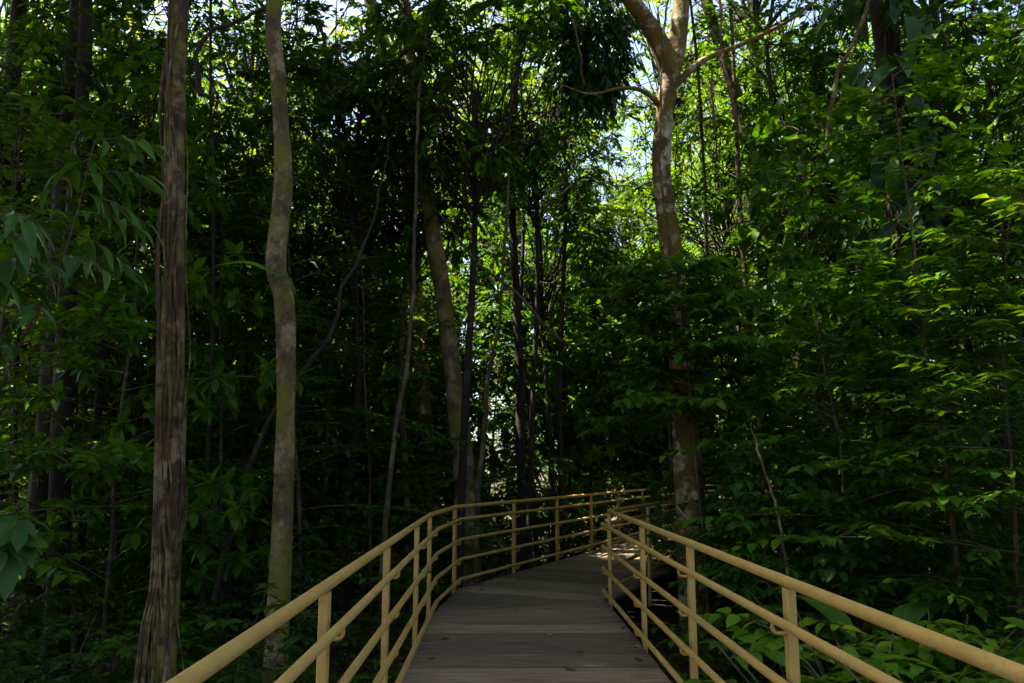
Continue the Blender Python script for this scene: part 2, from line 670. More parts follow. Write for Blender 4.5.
def rail_path(P, z, fillet=.022):
    """polyline with softly rounded bends"""
    out = [np.append(P[0], z)]
    for i in range(1, len(P) - 1):
        p, a, b = P[i], nrm(P[i - 1] - P[i]), nrm(P[i + 1] - P[i])
        for t in np.linspace(0, 1, 6):
            q = (1 - t) ** 2 * (p + a * fillet) + 2 * t * (1 - t) * p + t * t * (p + b * fillet)
            out.append(np.append(q, z))
    out.append(np.append(P[-1], z))
    # add sub-division so the long tubes bend a little
    res = [out[0]]
    for a, b in zip(out[:-1], out[1:]):
        n = max(1, int(np.linalg.norm(b - a) / .8))
        for t in range(1, n + 1):
            res.append(a + (b - a) * t / n)
    return np.array(res)


def railing(side, P, PI, posts, label):
    root = empty('railing', (P[1][0], P[1][1], 0))
    o = np.array([P[1][0], P[1][1], 0.])
    tag(root, label, 'railing', 'painted tube railings of the boardwalk')
    for i, z in enumerate(RAIL_Z):
        mb = MB()
        tube(mb, rail_path(P if i == 0 else PI, z) - o, [.026, .0215][i > 0], 14)
        mb.obj('top_rail' if i == 0 else 'rail', PAINT, root)
    inward = side
    for q, d in posts:
        n2 = np.array([-d[1], d[0]]) * inward
        ax, ay = np.append(d, 0), np.append(n2, 0)
        mb = MB()
        box(mb, np.array([q[0], q[1], (1.045 - .32) / 2]) - o, ax, ay, UP, .034, .022, (1.045 + .32) / 2, bev=.005)
        box(mb, np.array([q[0], q[1], .0]) + ay * .0 - o, ax, ay, UP, .0342, .0222, .004)
        p = mb.obj('post', PAINT, root, smooth=False)
        for z in RAIL_Z[1:]:
            bz = MB()
            s0 = np.append(q, z) + ay * .018
            e0 = np.append(q, z) + ay * IN
            pts = [s0 - UP * .068, s0 + ay * (IN - .055) - UP * .068, s0 + ay * (IN - .03) - UP * .064, e0 - UP * .045, e0 - UP * .02]
            tube(bz, smooth_path(np.array(pts) - o, 4), .0095, 8)
            bz.obj('bracket', PAINT, p)
    return root


def near_posts(P1, d, ys):
    return [(P1 + d * ((y - P1[1]) / d[1]), d) for y in ys]


# where the photograph shows the posts
def post_y(px, A, d):
    """distance Y at which the line A + t d meets the vertical plane of pixel column px (at top rail)"""
    best = None
    for t in np.linspace(-12, 20, 6401):
        p = A + d * t
        if p[1] < .5:
            continue
        u = px_of((p[0], p[1], 1.0))[0]
        if best is None or abs(u - px) < best[0]:
            best = (abs(u - px), p[1])
    return best[1]


yl = [post_y(x, L1, d1) for x in (325, 387, 417)]
yr = [post_y(x, R1, d1) for x in (789, 690, 642)]
print('posts', yl, yr)
stepl = (yl[1] - yl[0])
yl_all = [yl[0] - k * stepl for k in range(1, 5) if yl[0] - k * stepl > LS[1]] + yl
yr_all = [yr[0] - k * 1.75 for k in range(1, 5) if yr[0] - k * 1.75 > RS[1]] + yr
dm = nrm(L2 - L1)
postsL = near_posts(L1, d1, yl_all) + [(L1, nrm(d1 + dm)), (L2, nrm(dm + d2))]
farL = [L2 + d2 * (post_y(x, L2, d2) - L2[1]) / d2[1] for x in (514, 557, 591, 618)]
print('far', farL)
while (L3 - farL[-1]).dot(d2) > 2.4:
    farL.append(farL[-1] + d2 * 1.9)
postsL += [(q, d2) for q in farL] + [(L3, nrm(d2 + d3))] + [(L3 + d3 * t, d3) for t in np.arange(1.9, 10.9, 1.9)]
postsR = near_posts(R1, d1, yr_all) + [(R1, nrm(d1 + d2))]
farR = [R1 + d2 * (post_y(648, R1, d2) - R1[1]) / d2[1]]
while (R2 - farR[-1]).dot(d2) > 2.4:
    farR.append(farR[-1] + d2 * 1.9)
postsR += [(q, d2) for q in farR] + [(R2, nrm(d2 + d3))] + [(R2 + d3 * t, d3) for t in np.arange(1.9, np.linalg.norm(RE - R2), 1.9)]
railing(-1, LP, LI, postsL, 'tan painted tube railing along the left edge, bending right past the leaning trunk')
railing(1, RP, RI, postsR, 'tan painted tube railing along the right edge with its sharp corner post')

# centre line, for keeping plants off the boards
CEN = [(LS + RS) / 2, (L1 + R1) / 2 + d1 * .3, (L3 + R2) / 2, (LE + RE) / 2]


def walk_dist(p):
    p = np.asarray(p[:2], float)
    best = 1e9
    for a, b in zip(CEN[:-1], CEN[1:]):
        t = np.clip((p - a).dot(b - a) / (b - a).dot(b - a), 0, 1)
        best = min(best, np.linalg.norm(a + (b - a) * t - p))
    return best


# ------------------------------------------------------------------ ground
def gz(x, y):
    return -.85 + .13 * math.sin(.55 * x + 1.2) * math.cos(.43 * y + .4) + .05 * math.sin(1.7 * x + .9 * y)


def gzv(x, y):
    return -.85 + .13 * np.sin(.55 * x + 1.2) * np.cos(.43 * y + .4) + .05 * np.sin(1.7 * x + .9 * y)


g = MB()
xs = np.concatenate([np.linspace(-600, -40, 12), np.linspace(-38, 38, 110), np.linspace(40, 600, 12)])
ys = np.concatenate([np.linspace(-600, -12, 10), np.linspace(-10, 60, 100), np.linspace(65, 900, 12)])
X, Y = np.meshgrid(xs, ys)
V = np.stack([X, Y, gzv(X, Y)], -1).reshape(-1, 3)
i = np.arange(len(ys) - 1)[:, None] * len(xs) + np.arange(len(xs) - 1)[None]
g.add(V, np.stack([i, i + 1, i + len(xs) + 1, i + len(xs)], -1).reshape(-1, 4))
tag(g.obj('ground', SOIL), 'dark leaf-strewn soil of the forest floor', None, None, 'structure')


# ------------------------------------------------------------------ plant makers (each returns meshes for trunk and crown)
def understory(seed, h, r0, base, spread, nb, leaf, size, style, mat):
    """young tree: thin stem, tiered branches with leafy twigs"""
    r = np.random.default_rng(seed)
    lean = r.normal(0, .06, 2) * h
    zz = np.linspace(0, 1, 9)
    wig = np.cumsum(r.normal(0, .035, (9, 2)), 0)
    path = np.stack([lean[0] * zz ** 1.5 + wig[:, 0], lean[1] * zz ** 1.5 + wig[:, 1], h * zz], 1)
    path[0, :2] = 0
    sp = smooth_path(path, 4)
    tb = MB()
    tube(tb, sp - np.array([0, 0, .15]), np.linspace(r0, r0 * .22, len(sp)), 7, wob=.08)
    lv = Leaves()
    az = r.uniform(0, 6.28)
    for b in range(nb):
        f = base + (1 - base) * (b + r.uniform(0, 1)) / nb
        o = sp[min(len(sp) - 1, int(f * (len(sp) - 1)))]
        az += 2.4 + r.normal(0, .4)
        prof = (1.05 - .75 * (f - base) / (1 - base)) * r.uniform(.55, 1.15)
        L = spread * prof
        el = r.uniform(.0, .45) + .35 * f
        d = np.array([math.cos(az) * math.cos(el), math.sin(az) * math.cos(el), math.sin(el)])
        t = np.linspace(0, 1, 6)
        bend = r.normal(0, .12, 2)
        bp = o + d * (L * t)[:, None] - UP * (style['sag'] * L * t ** 2)[:, None]
        bp[:, :2] += (bend * L)[None] * (t ** 2)[:, None]
        tube(tb, bp, np.linspace(max(.006, r0 * .33), .004, 6), 4, cap=False)
        k = max(3, int(L / style['gap']))
        for j in range(k):
            u = .22 + .78 * (j + .5) / k
            q = bp[0] + (bp[-1] - bp[0]) * u
            q = np.array([np.interp(u, t, bp[:, c]) for c in range(3)])
            sgn = 1 if j % 2 else -1
            side = nrm(np.cross(d, UP)) * sgn
            dd = nrm(d * r.uniform(.35, .9) + side * r.uniform(.5, 1) + UP * r.normal(.02, .16))
            sl = style['twig'] * r.uniform(.65, 1.25) * (1.1 - .4 * u)
            lv.put(spray(r, q, dd, sl, style['k'], size, style['flat'], style['droop'], style['ang'], style['hang'], style.get('whorl', False)))
            tube(tb, np.array([q, q + dd * sl * .5 - UP * style['droop'] * sl * .25, q + dd * sl - UP * style['droop'] * sl]), [.004, .003, .002], 3, cap=False)
        lv.put(spray(r, bp[-1], nrm(bp[-1] - bp[-2]), style['twig'], style['k'], size, style['flat'], style['droop'], style['ang'], style['hang'], style.get('whorl', False)))
    cb = MB()
    lv.out(cb, leaf, r)
    return tb.mesh('trunk', [BK['twig']]), cb.mesh('crown', [mat])


TIER = dict(sag=.18, gap=.2, twig=.55, k=11, flat=1.6, droop=.18, ang=58, hang=.18)
DROOP = dict(sag=.35, gap=.22, twig=.6, k=11, flat=1., droop=.35, ang=52, hang=.4)
WHORL = dict(sag=.15, gap=.28, twig=.4, k=9, flat=1., droop=.1, ang=60, hang=.35, whorl=True)
FERNY = dict(sag=.25, gap=.15, twig=.5, k=17, flat=1.8, droop=.25, ang=65, hang=.1)


def canopy(seed, rad, hgt, ncl, ns, k, size, leaf, mat, h0, r_limb=.09, bark=None):
    """spreading crown whose middle is the origin; limbs rise from (0,0,-h0)"""
    r = np.random.default_rng(seed)
    lv = Leaves()
    lb = MB()
    for c in range(ncl):
        v = nrm(r.normal(0, 1, 3))
        rr = r.uniform(.35, 1) ** .6
        cen = v * np.array([rad, rad, hgt]) * rr
        cen[2] += .25 * hgt * (1 - (cen[0] ** 2 + cen[1] ** 2) / rad ** 2)
        st = np.array([0, 0, -h0 * r.uniform(.35, 1.0)])
        mid = (st * .45 + cen * .55) + r.normal(0, .3, 3) + UP * .25
        pa = smooth_path([st, st * .75 + mid * .25 + r.normal(0, .18, 3), mid + r.normal(0, .15, 3), cen], 4)
        tube(lb, pa, np.linspace(r_limb * r.uniform(.5, 1), .008, len(pa)), 5, cap=False)
        cr = r.uniform(.55, 1.0) * rad * .27
        for s_ in range(ns):
            w = nrm(r.normal(0, 1, 3) * np.array([1, 1, .55]) + .35 * v)
            o = cen + w * cr * r.uniform(.1, .75)
            L = cr * r.uniform(.5, .95)
            lv.put(spray(r, o, w, L, k, size, .9, .3, 55, .25))
            tube(lb, np.array([cen, o, o + w * L - UP * .3 * L]), [.012, .008, .003], 3, cap=False)
    cb = MB()
    lv.out(cb, leaf, r)
    return lb.mesh('branches', [bark or BK['dark']]), cb.mesh('crown', [mat])


def shrub(seed, h, nst, leaf, size, mat, k=9, sl=.45, comp=False):
    r = np.random.default_rng(seed)
    tb, lv = MB(), Leaves()
    for s_ in range(nst):
        az = r.uniform(0, 6.28)
        d = np.array([math.cos(az) * .45, math.sin(az) * .45, 1.]) * r.uniform(.8, 1.1)
        hh = h * r.uniform(.55, 1.05)
        t = np.linspace(0, 1, 6)
        bp = np.array([math.cos(az), math.sin(az), 0]) * .05 + d * (hh * t)[:, None]
        bp[:, :2] += (np.array([math.cos(az), math.sin(az)]) * hh * .25)[None] * (t ** 2)[:, None]
        bp[0, 2] -= .1
        tube(tb, bp, np.linspace(.013, .004, 6), 5, cap=False)
        nb = max(3, int(hh / .16))
        for j in range(nb):
            u = .25 + .75 * (j + .5) / nb
            q = np.array([np.interp(u, t, bp[:, c]) for c in range(3)])
            a2 = j * 2.4 + az
            dd = nrm(np.array([math.cos(a2), math.sin(a2), .45]))
            L = sl * r.uniform(.7, 1.2)
            lv.put(spray(r, q, dd, L, k, size, 1.4, .35, 58, .22))
            tube(tb, np.array([q, q + dd * L * .5 - UP * .08 * L, q + dd * L - UP * .35 * L]), [.004, .003, .002], 3, cap=False)
    cb = MB()
    lv.out(cb, leaf, r)
    return tb.mesh('stem', [BK['twig']]), cb.mesh('foliage', [mat])


# ------------------------------------------------------------------ naming by landmark
LAND = [(-400, 'left edge'), (65, 'dark trunk'), (172, 'root-draped trunk'), (281, 'pale mottled trunk'), (452, 'leaning trunk'),
        (676, 'forked mossy trunk'), (903, 'big-leaf-clad trunk'), (1500, 'right edge')]
ORD = ['first', 'second', 'third', 'fourth', 'fifth', 'sixth', 'seventh', 'eighth', 'ninth', 'tenth', 'eleventh', 'twelfth', 'thirteenth', 'fourteenth',
       'fifteenth', 'sixteenth', 'seventeenth', 'eighteenth', 'nineteenth', 'twentieth'] + ['twenty-' + q for q in ('first', 'second', 'third', 'fourth', 'fifth', 'sixth', 'seventh', 'eighth', 'ninth')] + ['thirtieth']
pending = []


def later(root, what, cat, group, p):
    """labels that count along a stretch between two landmarks are given once everything stands"""
    pending.append((root, what, cat, group, px_of(p)[0]))


def finish_labels():
    zones = {}
    for it in pending:
        x = it[4]
        for (a, an), (b, bn) in zip(LAND[:-1], LAND[1:]):
            if a <= x < b:
                break
        else:
            an, bn = ('left edge', 'dark trunk') if x < 0 else ('big-leaf-clad trunk', 'right edge')
        zones.setdefault((it[1], an, bn), []).append(it)
    for (what, an, bn), its in zones.items():
        its.sort(key=lambda q: q[4])
        for i_, it in enumerate(its):
            if an == 'left edge':
                where = f'left of the {bn}'
            elif bn == 'right edge':
                where = f'right of the {an}'
            else:
                where = f'between {an} and {bn}'
            lab = f'{what} {where}' if len(its) == 1 else f'{ORD[min(i_, 29)]} {what} from left {where}'
            tag(it[0], lab, it[2], it[3])


# ------------------------------------------------------------------ the big trunks
CANO = [canopy(300 + i, 4.6, 2.2, (34, 34, 34, 64)[i], (4, 4, 4, 15)[i], 11, (.17, .17, .17, .25)[i], LOW, LM['sunny'], 4.5) for i in range(4)]  # last variant is thickened on purpose to block more sun


def big_tree(label, pts, widths, bark, top, crown_i, cs=1., base_flare=1.5, limbs=(), sides=16, name='forest_tree', rz=0., ext=True, flute=.03, lean=(0, 0)):
    """trunk given as (pixel x, pixel y, distance) from low to high; runs down to the soil and up to a crown overhead"""
    W = [at(*p) for p in pts]
    R = [w * p[2] / F / 2 for w, p in zip(widths, pts)]
    b = W[0] + (W[0] - W[1]) / (W[0][2] - W[1][2] + 1e-9) * 0
    s = (W[0] - W[1]) / (W[0][2] - W[1][2])
    gb = W[0] + s * (gz(W[0][0], W[0][1]) - .15 - W[0][2]) * 1.0
    if W[0][2] > gz(gb[0], gb[1]) + .3:
        mid = gb + (W[0] - gb) * .35
        W = [gb, mid] + W
        R = [R[0] * base_flare, R[0] * 1.12] + R
    st = (W[-1] - W[-2]) / (W[-1][2] - W[-2][2])
    if ext:
        tz = top
        tp = W[-1] + st * (tz - W[-1][2]) * .6 + np.array([0, 0, (tz - W[-1][2]) * .4])
        tp = tp + np.array([lean[0], lean[1], 0])
        W += [W[-1] * .5 + tp * .5 - np.array([lean[0], lean[1], 0]) * .2, tp]
        R += [R[-1] * .85, R[-1] * .6]
    root = empty(name, gb + UP * .15)
    o = np.array(root.location)
    tag(root, label, 'tree', 'tall trees along the boardwalk')
    mb = MB()
    P = smooth_path(W, 22)
    rr = np.interp(np.linspace(0, 1, len(P)), np.linspace(0, 1, len(R)), R)
    tube(mb, P - o, rr, sides, wob=.07, flute=flute)
    mb.obj('trunk', bark, root)
    for lp, lw in limbs:
        ml = MB()
        Wl = [at(*p) for p in lp]
        Rl = [w * p[2] / F / 2 for w, p in zip(lw, lp)]
        Pl = smooth_path(Wl, 8)
        tube(ml, Pl - o, np.interp(np.linspace(0, 1, len(Pl)), np.linspace(0, 1, len(Rl)), Rl), 10, wob=.07)
        ml.obj('limb', bark, root)
    if crown_i is not None:
        bm_, cm = CANO[crown_i]
        t = W[-1] - o + UP * 2.5 * cs
        e1 = link('branches', bm_, root, tuple(t))
        e2 = link('crown', cm, root, tuple(t))
        for e in (e1, e2):
            e.scale = (cs, cs, cs)
            e.rotation_euler = (0, 0, rz)
    return root, P


treeA, pathA = big_tree('brown ridged tree trunk draped in pale aerial roots, nearest the left railing',
                        [(165, 660, 6), (170, 520, 6), (173, 400, 6.02), (174, 250, 6.05), (175, 120, 6.05), (180, -10, 6.1)],
                        [22, 21.5, 20.5, 20, 19, 18], BK['brown'], 10.5, 0, sides=40, flute=.10, base_flare=1.15)
treeB, pathB = big_tree('slender pale mottled tree trunk with a slight kink, left of the railing',
                        [(277, 640, 8), (283, 520, 8), (286, 400, 8), (285, 305, 8), (276, 262, 8), (283, 180, 8.05), (279, 90, 8.1), (276, -10, 8.1)],
                        [21, 20, 19, 19, 20, 18, 17, 16], BK['pale'], 11.5, 3, cs=.62, rz=1., lean=(1.7, .7))  # dense crown out of view, pushed right to shade the saplings
treeC, _ = big_tree('straight dark tree trunk nearest the left edge',
                    [(58, 560, 10), (62, 430, 10), (67, 300, 10), (76, 180, 10), (84, 60, 10), (86, -10, 10)],
                    [20, 19, 17, 15, 14, 13], BK['dark'], 11.5, 2, rz=2.)
treeD, pathD = big_tree('leaning tree trunk with a pale foot, just behind the bend of the railing',
                        [(468, 545, 13.2), (464, 470, 13.2), (456, 400, 13.3), (442, 290, 13.4), (428, 205, 13.5), (413, 100, 13.6), (402, -10, 13.7)],
                        [23, 20, 18, 17, 16, 15, 13], BK['pale'], 14.5, 0, cs=.9, rz=2.2, lean=(-1.5, 1))
treeE, pathE = big_tree('thick forked tree trunk with yellow moss and pale patches, beside the right railing',
                        [(692, 560, 11), (687, 450, 11), (679, 330, 11), (670, 240, 11), (661, 170, 11), (667, 95, 11), (676, 50, 11), (683, -12, 11.1)],
                        [28, 27, 24, 21, 19, 20, 20, 16], BK['mossy'], 12.5, 3, cs=.95, rz=.4,  # dense crown variant overhead, chosen to shade the right side
                        limbs=[([(672, 75, 11), (655, 35, 10.9), (628, -5, 10.8), (600, -45, 10.7)], [22, 20, 17, 14]),
                               ([(664, 110, 11), (645, 92, 10.8), (622, 88, 10.6), (590, 94, 10.4), (560, 84, 10.2)], [6, 5, 4, 2.5, 1]),
                               ([(672, 90, 11), (700, 62, 11.2), (740, 45, 11.4), (790, 20, 11.6), (830, -10, 11.8)], [8, 7, 5, 3.5, 2])])
treeF, pathF = big_tree('dark tree trunk clad in big climbing leaves, among the right thicket',
                        [(910, 600, 11), (905, 450, 11), (902, 300, 11), (898, 150, 11), (884, 20, 11.1), (880, -10, 11.1)],
                        [36, 32, 30, 28, 26, 25], BK['dark'], 12.5, 2, cs=1., rz=3.)
treeG, _ = big_tree('thin dark tree trunk right of the big-leaf-clad trunk',
                    [(962, 570, 13), (955, 430, 13), (945, 300, 13), (938, 180, 13), (935, 40, 13)], [15, 14, 13, 12, 11], BK['dark'], 12.5, None)
treeH, _ = big_tree('pale lit tree trunk standing behind the top of the leaning trunk',
                    [(418, 330, 17), (410, 220, 17), (400, 130, 17), (388, 60, 17), (366, -15, 17)], [16, 15, 14, 14, 13], BK['mossy'], 17, 2, cs=.8)
treeI, _ = big_tree('brown leaning tree trunk right of the forked mossy trunk',
                    [(800, 330, 15), (775, 215, 15), (744, 115, 15), (722, 55, 15), (703, -15, 15)], [15, 14, 13, 12, 11], BK['twig'], 16.5, 0, cs=.7)
treeJ, _ = big_tree('narrow dark tree trunk between the leaning trunk and the forked mossy trunk',
                    [(521, 470, 16), (520, 380, 16), (516, 290, 16), (512, 200, 16), (515, 90, 16)], [9, 9, 8, 7, 7], BK['dark'], 16, 1, cs=.8)

# thin poles of the understory that show as stems only
poles = [(20, 12, 5, 'd'), (205, 10, 5, 'd'), (330, 14, 5, 't'), (556, 17, 5, 'd'),
         (604, 24, 6, 't'), (738, 13, 5, 'd'), (770, 14, 7, 't'), (840, 13, 8, 'd'), (975, 12, 6, 't'),
         (142, 17, 6, 'd'), (310, 18, 6, 'd'), (430, 20, 6, 'd')]
rp_ = np.random.default_rng(91)
for px, Yd, w, kd in poles:
    b0 = at(px + rp_.normal(0, 6), 560, Yd)
    b0[2] = gz(b0[0], b0[1]) - .1
    if walk_dist(b0) < 1.7:
        continue
    top = 7.5 + rp_.uniform(0, 5)
    lean = rp_.normal(0, .5, 2)
    t = np.linspace(0, 1, 8)
    wg = np.cumsum(rp_.normal(0, .06, (8, 2)), 0)
    P = np.stack([b0[0] + lean[0] * t + wg[:, 0] - wg[0, 0], b0[1] + lean[1] * t + wg[:, 1] - wg[0, 1], b0[2] + (top - b0[2]) * t], 1)
    P = smooth_path(P, 6)
    root = empty('slender_tree', b0 + UP * .1)
    mb = MB()
    tube(mb, P - np.array(root.location), np.linspace(w * Yd / F / 2, w * Yd / F / 2 * .5, len(P)), 8, wob=.08)
    mb.obj('trunk', BK[{'d': 'dark', 't': 'twig', 'p': 'root'}[kd]], root)
    lv = Leaves()
    tw = MB()
    for j in range(22):
        f = rp_.uniform(.45, 1)
        q = P[int(f * (len(P) - 1))]
        az = j * 2.4
        d = nrm(np.array([math.cos(az), math.sin(az), rp_.uniform(.1, .8)]))
        L = rp_.uniform(.5, 1.3)
        tube(tw, np.array([q, q + d * L * .5, q + d * L]) - np.array(root.location), [.012, .008, .004], 4, cap=False)
        for s_ in range(4):
            lv.put(spray(rp_, q + d * L * (.4 + .2 * s_) - np.array(root.location), nrm(d + rp_.normal(0, .5, 3)), .5, 11, .15, 1., .3, 50, .35))
    cb = MB()
    lv.out(cb, LOW, rp_)
    tw.obj('branches', BK['twig'], root)
    cb.obj('crown', LM['dark'], root)
    later(root, 'slender pole-like tree', 'tree', 'slender pole trees of the understory', b0 + UP * 2)

# aerial roots that wrap the near left trunk
root = empty('climbing_root', tuple(pathA[0]))
tag(root, 'bundle of pale aerial roots running down the nearest left trunk', 'vine')
ra = np.random.default_rng(5)
oA = np.array(root.location)
sA = np.linspace(0, 1, len(pathA))
for k in range(10):
    th0 = ra.uniform(-3.6, .9)
    mb = MB()
    a, b = ra.uniform(0, .22), ra.uniform(.5, .92)
    ss = np.linspace(a, b, 110)
    th = th0 + .3 * np.sin(ss * ra.uniform(10, 24) + ra.uniform(0, 6)) + .25 * np.sin(ss * ra.uniform(30, 55) + k) + ra.normal(0, .5) * ss
    c = np.stack([np.interp(ss, sA, pathA[:, i_]) for i_ in range(3)], 1)
    # the trunk's radius there, read back from the list of widths
    Rr = np.interp(c[:, 2], [-.8, 0, 1.5, 3, 5], [.106, .094, .088, .082, .076]) * 1.02 + (.035 if k % 4 == 0 else .012) * np.abs(np.sin(ss * 23 + k)) ** 2
    P = c + np.stack([np.cos(th) * Rr, np.sin(th) * Rr, np.zeros_like(th)], 1)
    rad = ra.uniform(.005, .017)
    tube(mb, P - oA, rad * (1 + .2 * np.sin(np.linspace(0, 20, len(P)) + k)), 6)
    mb.obj('root_strand', BK['root'], root)
# a few free strands at the foot
for k in range(4):
    mb = MB()
    x0 = ra.uniform(-.24, -.12)
    P = smooth_path([np.array([pathA[0][0] + x0 - .03 * k, pathA[0][1] - .1, pathA[0][2]]), np.array([pathA[0][0] + x0 + .0, 5.93, .4]),
                     np.array([pathA[0][0] + x0 + .06, 5.9, 1.0]), at(172 - 13, 330 - 40 * k, 5.93)], 8)
    tube(mb, P - oA, .010, 6, wob=.1)
    mb.obj('root_strand', BK['root'], root)


# lianas and bare branches
def liana(pts, w0, w1, label, bark='root', cat='liana', name='liana'):
    W = smooth_path([at(*p) for p in pts], 8)
    W = W + np.cumsum(np.random.default_rng(len(label) + len(pts)).normal(0, .008, W.shape), 0)
    root_loc = W[0]
    mb = MB()
    Yd = pts[0][2]
    tube(mb, W - root_loc, np.linspace(w0, w1, len(W)) * Yd / F / 2, 7, wob=.08)
    o = mb.obj(name, BK[bark], None, loc=tuple(root_loc))
    tag(o, label, cat, 'lianas and bare hanging stems')
    return o


liana([(640, 352, 10.6), (668, 260, 10.75), (657, 170, 10.75), (660, 100, 10.7), (666, 20, 10.7), (668, -20, 10.7)], 3, 2.4, 'pale liana climbing straight up the forked mossy trunk')
liana([(478, 262, 11.5), (520, 300, 11.3), (568, 350, 11), (600, 342, 10.8), (640, 338, 10.7), (684, 326, 10.8)], 3.2, 4, 'brown liana sagging between the leaning trunk and the forked mossy trunk', 'twig')
liana([(420, 190, 13), (440, 215, 12.5), (478, 262, 11.5)], 2, 2.4, 'short brown liana stretching from the leaning trunk', 'twig')
liana([(215, 600, 9), (238, 500, 9), (262, 432, 9), (305, 362, 9), (332, 325, 9), (345, 280, 9), (358, 258, 9.1), (372, 222, 9.2), (383, 170, 9.3), (386, 140, 9.35)], 6, 1.5, 'dark crooked stem arching right of the pale mottled trunk', 'dark', 'branch')
liana([(826, 150, 9), (838, 78, 9), (852, 50, 9), (862, 20, 9), (872, -15, 9)], 5, 4, 'pale straight liana slanting beside the big climbing leaves')
liana([(716, 135, 10), (711, 100, 10), (709, 70, 10)], 3, 2, 'short hanging root string right of the forked mossy trunk')
liana([(739, 132, 10), (733, 95, 10), (727, 50, 10), (722, -12, 10)], 4, 3, 'long pale hanging root right of the forked mossy trunk')
liana([(598, 322, 12), (630, 294, 11.6), (660, 294, 11.2), (682, 292, 11)], 5, 6, 'dark bare branch reaching left from the forked mossy trunk', 'dark', 'branch')
liana([(200, 95, 8), (198, 50, 8), (215, 30, 8), (240, 17, 8), (268, 6, 8)], 6, 4, 'dark forked branch between the root-draped trunk and the pale mottled trunk', 'dark', 'branch')
liana([(80, 178, 9), (110, 168, 9), (140, 155, 9)], 5, 3, 'dark short bough left of the root-draped trunk', 'dark', 'branch')
liana([(512, 60, 12.5), (508, 180, 12.3), (497, 315, 12), (485, 370, 12), (482, 420, 12), (474, 500, 12), (470, 640, 12)], 2, 6, 'straight thin stem leaning close beside the foot of the leaning trunk', 'twig', 'stem')
liana([(573, 20, 11), (580, 60, 11), (586, 84, 11)], 3, 2, 'thin pale strand hanging under the dark leaf clump', 'root')
liana([(800, 700, 8), (781, 545, 8), (770, 500, 8), (760, 462, 8), (752, 425, 8.1)], 4, 1.5, 'thin tan sapling stem slanting behind the right railing', 'root', 'stem')
liana([(432, -20, 11.5), (421, 90, 11.3), (416, 190, 11.2), (412, 290, 11), (408, 360, 11), (398, 420, 11), (388, 540, 11), (384, 650, 11)], 2.5, 6, 'slim stem left of the leaning trunk', 'twig', 'stem')
liana([(320, 20, 12), (326, 60, 12), (333, 110, 12), (340, 180, 12)], 3, 3, 'thin dark twig line high right of the pale mottled trunk', 'dark', 'branch')

# ------------------------------------------------------------------ understory
VAR = {
    'tier': [understory(10 + i, h, .03, .1, sp, nb + 8, OVAL, .145, TIER, LM['tier']) for i, (h, sp, nb) in enumerate([(5.2, 1.9, 34), (6.4, 2.1, 40), (4.2, 1.7, 28)])],
    'droop': [understory(20 + i, h, .033, .12, sp, nb + 10, OVAL, .135, DROOP, LM['dark']) for i, (h, sp, nb) in enumerate([(6.2, 1.9, 36), (5, 1.7, 30)])],
    'whorl': [understory(30 + i, h, .03, .14, sp, nb + 8, OVAL, .21, WHORL, LM['tier']) for i, (h, sp, nb) in enumerate([(5.6, 1.8, 36), (7, 2.1, 42)])],
    'fine': [understory(40 + i, h, .033, .1, sp, nb + 10, LOW, .09, FERNY, LM['tier']) for i, (h, sp, nb) in enumerate([(6.5, 2.1, 40), (8, 2.3, 48)])],
    'fresh': [understory(50 + i, h, .03, .18, sp, nb, OVAL, .14, TIER, LM['fresh']) for i, (h, sp, nb) in enumerate([(4.6, 1.7, 30), (3.4, 1.4, 24)])],
}
NAME = {'tier': 'tier-branched young tree', 'droop': 'dark green young tree', 'whorl': 'broad-leaved young tree', 'fine': 'feathery young tree',
        'fresh': 'bright green sapling'}
ri = np.random.default_rng(77)
placed = []


def put_under(kind, x, y, sc=1., i=None, rz=None, z=0):
    tm, cm = VAR[kind][ri.integers(len(VAR[kind])) if i is None else i]
    root = empty('young_tree', (x, y, gz(x, y) + z), ri.uniform(0, 6.28) if rz is None else rz, sc)
    link('trunk', tm, root)
    link('crown', cm, root)
    later(root, NAME[kind], 'tree', 'young trees of the understory', (x, y, 2.5))
    placed.append((x, y))


def col(px, Y):
    return at(px, 467, Y)[0]


# by hand: the walls of leaves at either side
HAND = [('fine', 735, 12.5, 1.0), ('whorl', 790, 10.5, 1.05), ('tier', 850, 8.6, 1.0), ('tier', 955, 8.2, 1.05), ('tier', 1010, 7.6, .95), ('tier', 1060, 7.0, 1.15), ('whorl', 830, 12.5, 1.1),
        ('droop', 985, 10.5, 1.25), ('fine', 1040, 11, 1.1), ('fine', 770, 15, 1.2), ('droop', 1110, 9.5, 1.1), ('fresh', 765, 9.0, .75), ('whorl', 925, 10.0, .9), ('tier', 705, 14.5, 1.0),
        ('fine', 30, 10.5, 1.0), ('tier', -30, 8.0, 1.05), ('whorl', 120, 9.5, 1.0), ('droop', 225, 11.5, 1.1), ('fine', 330, 11.5, 1.1), ('tier', 375, 13.5, 1.1), ('whorl', 10, 12.5, 1.1),
        ('tier', 500, 17.2, .7), ('whorl', 545, 19.5, 1.3), ('tier', 590, 20.5, 1.2), ('fine', 395, 16.5, .9), ('droop', 560, 17.0, 1.15), ('tier', 640, 26, 1.3), ('fine', 690, 27, 1.3), ('tier', 720, 27.5, 1.2), ('tier', 665, 28, 1.2), ('fine', 745, 17, 1.1), ('tier', 790, 18, 1.2),
        ('droop', 400, 18, 1.3), ('whorl', 300, 15, 1.2), ('droop', 160, 14, 1.2), ('fine', 90, 15, 1.2)]
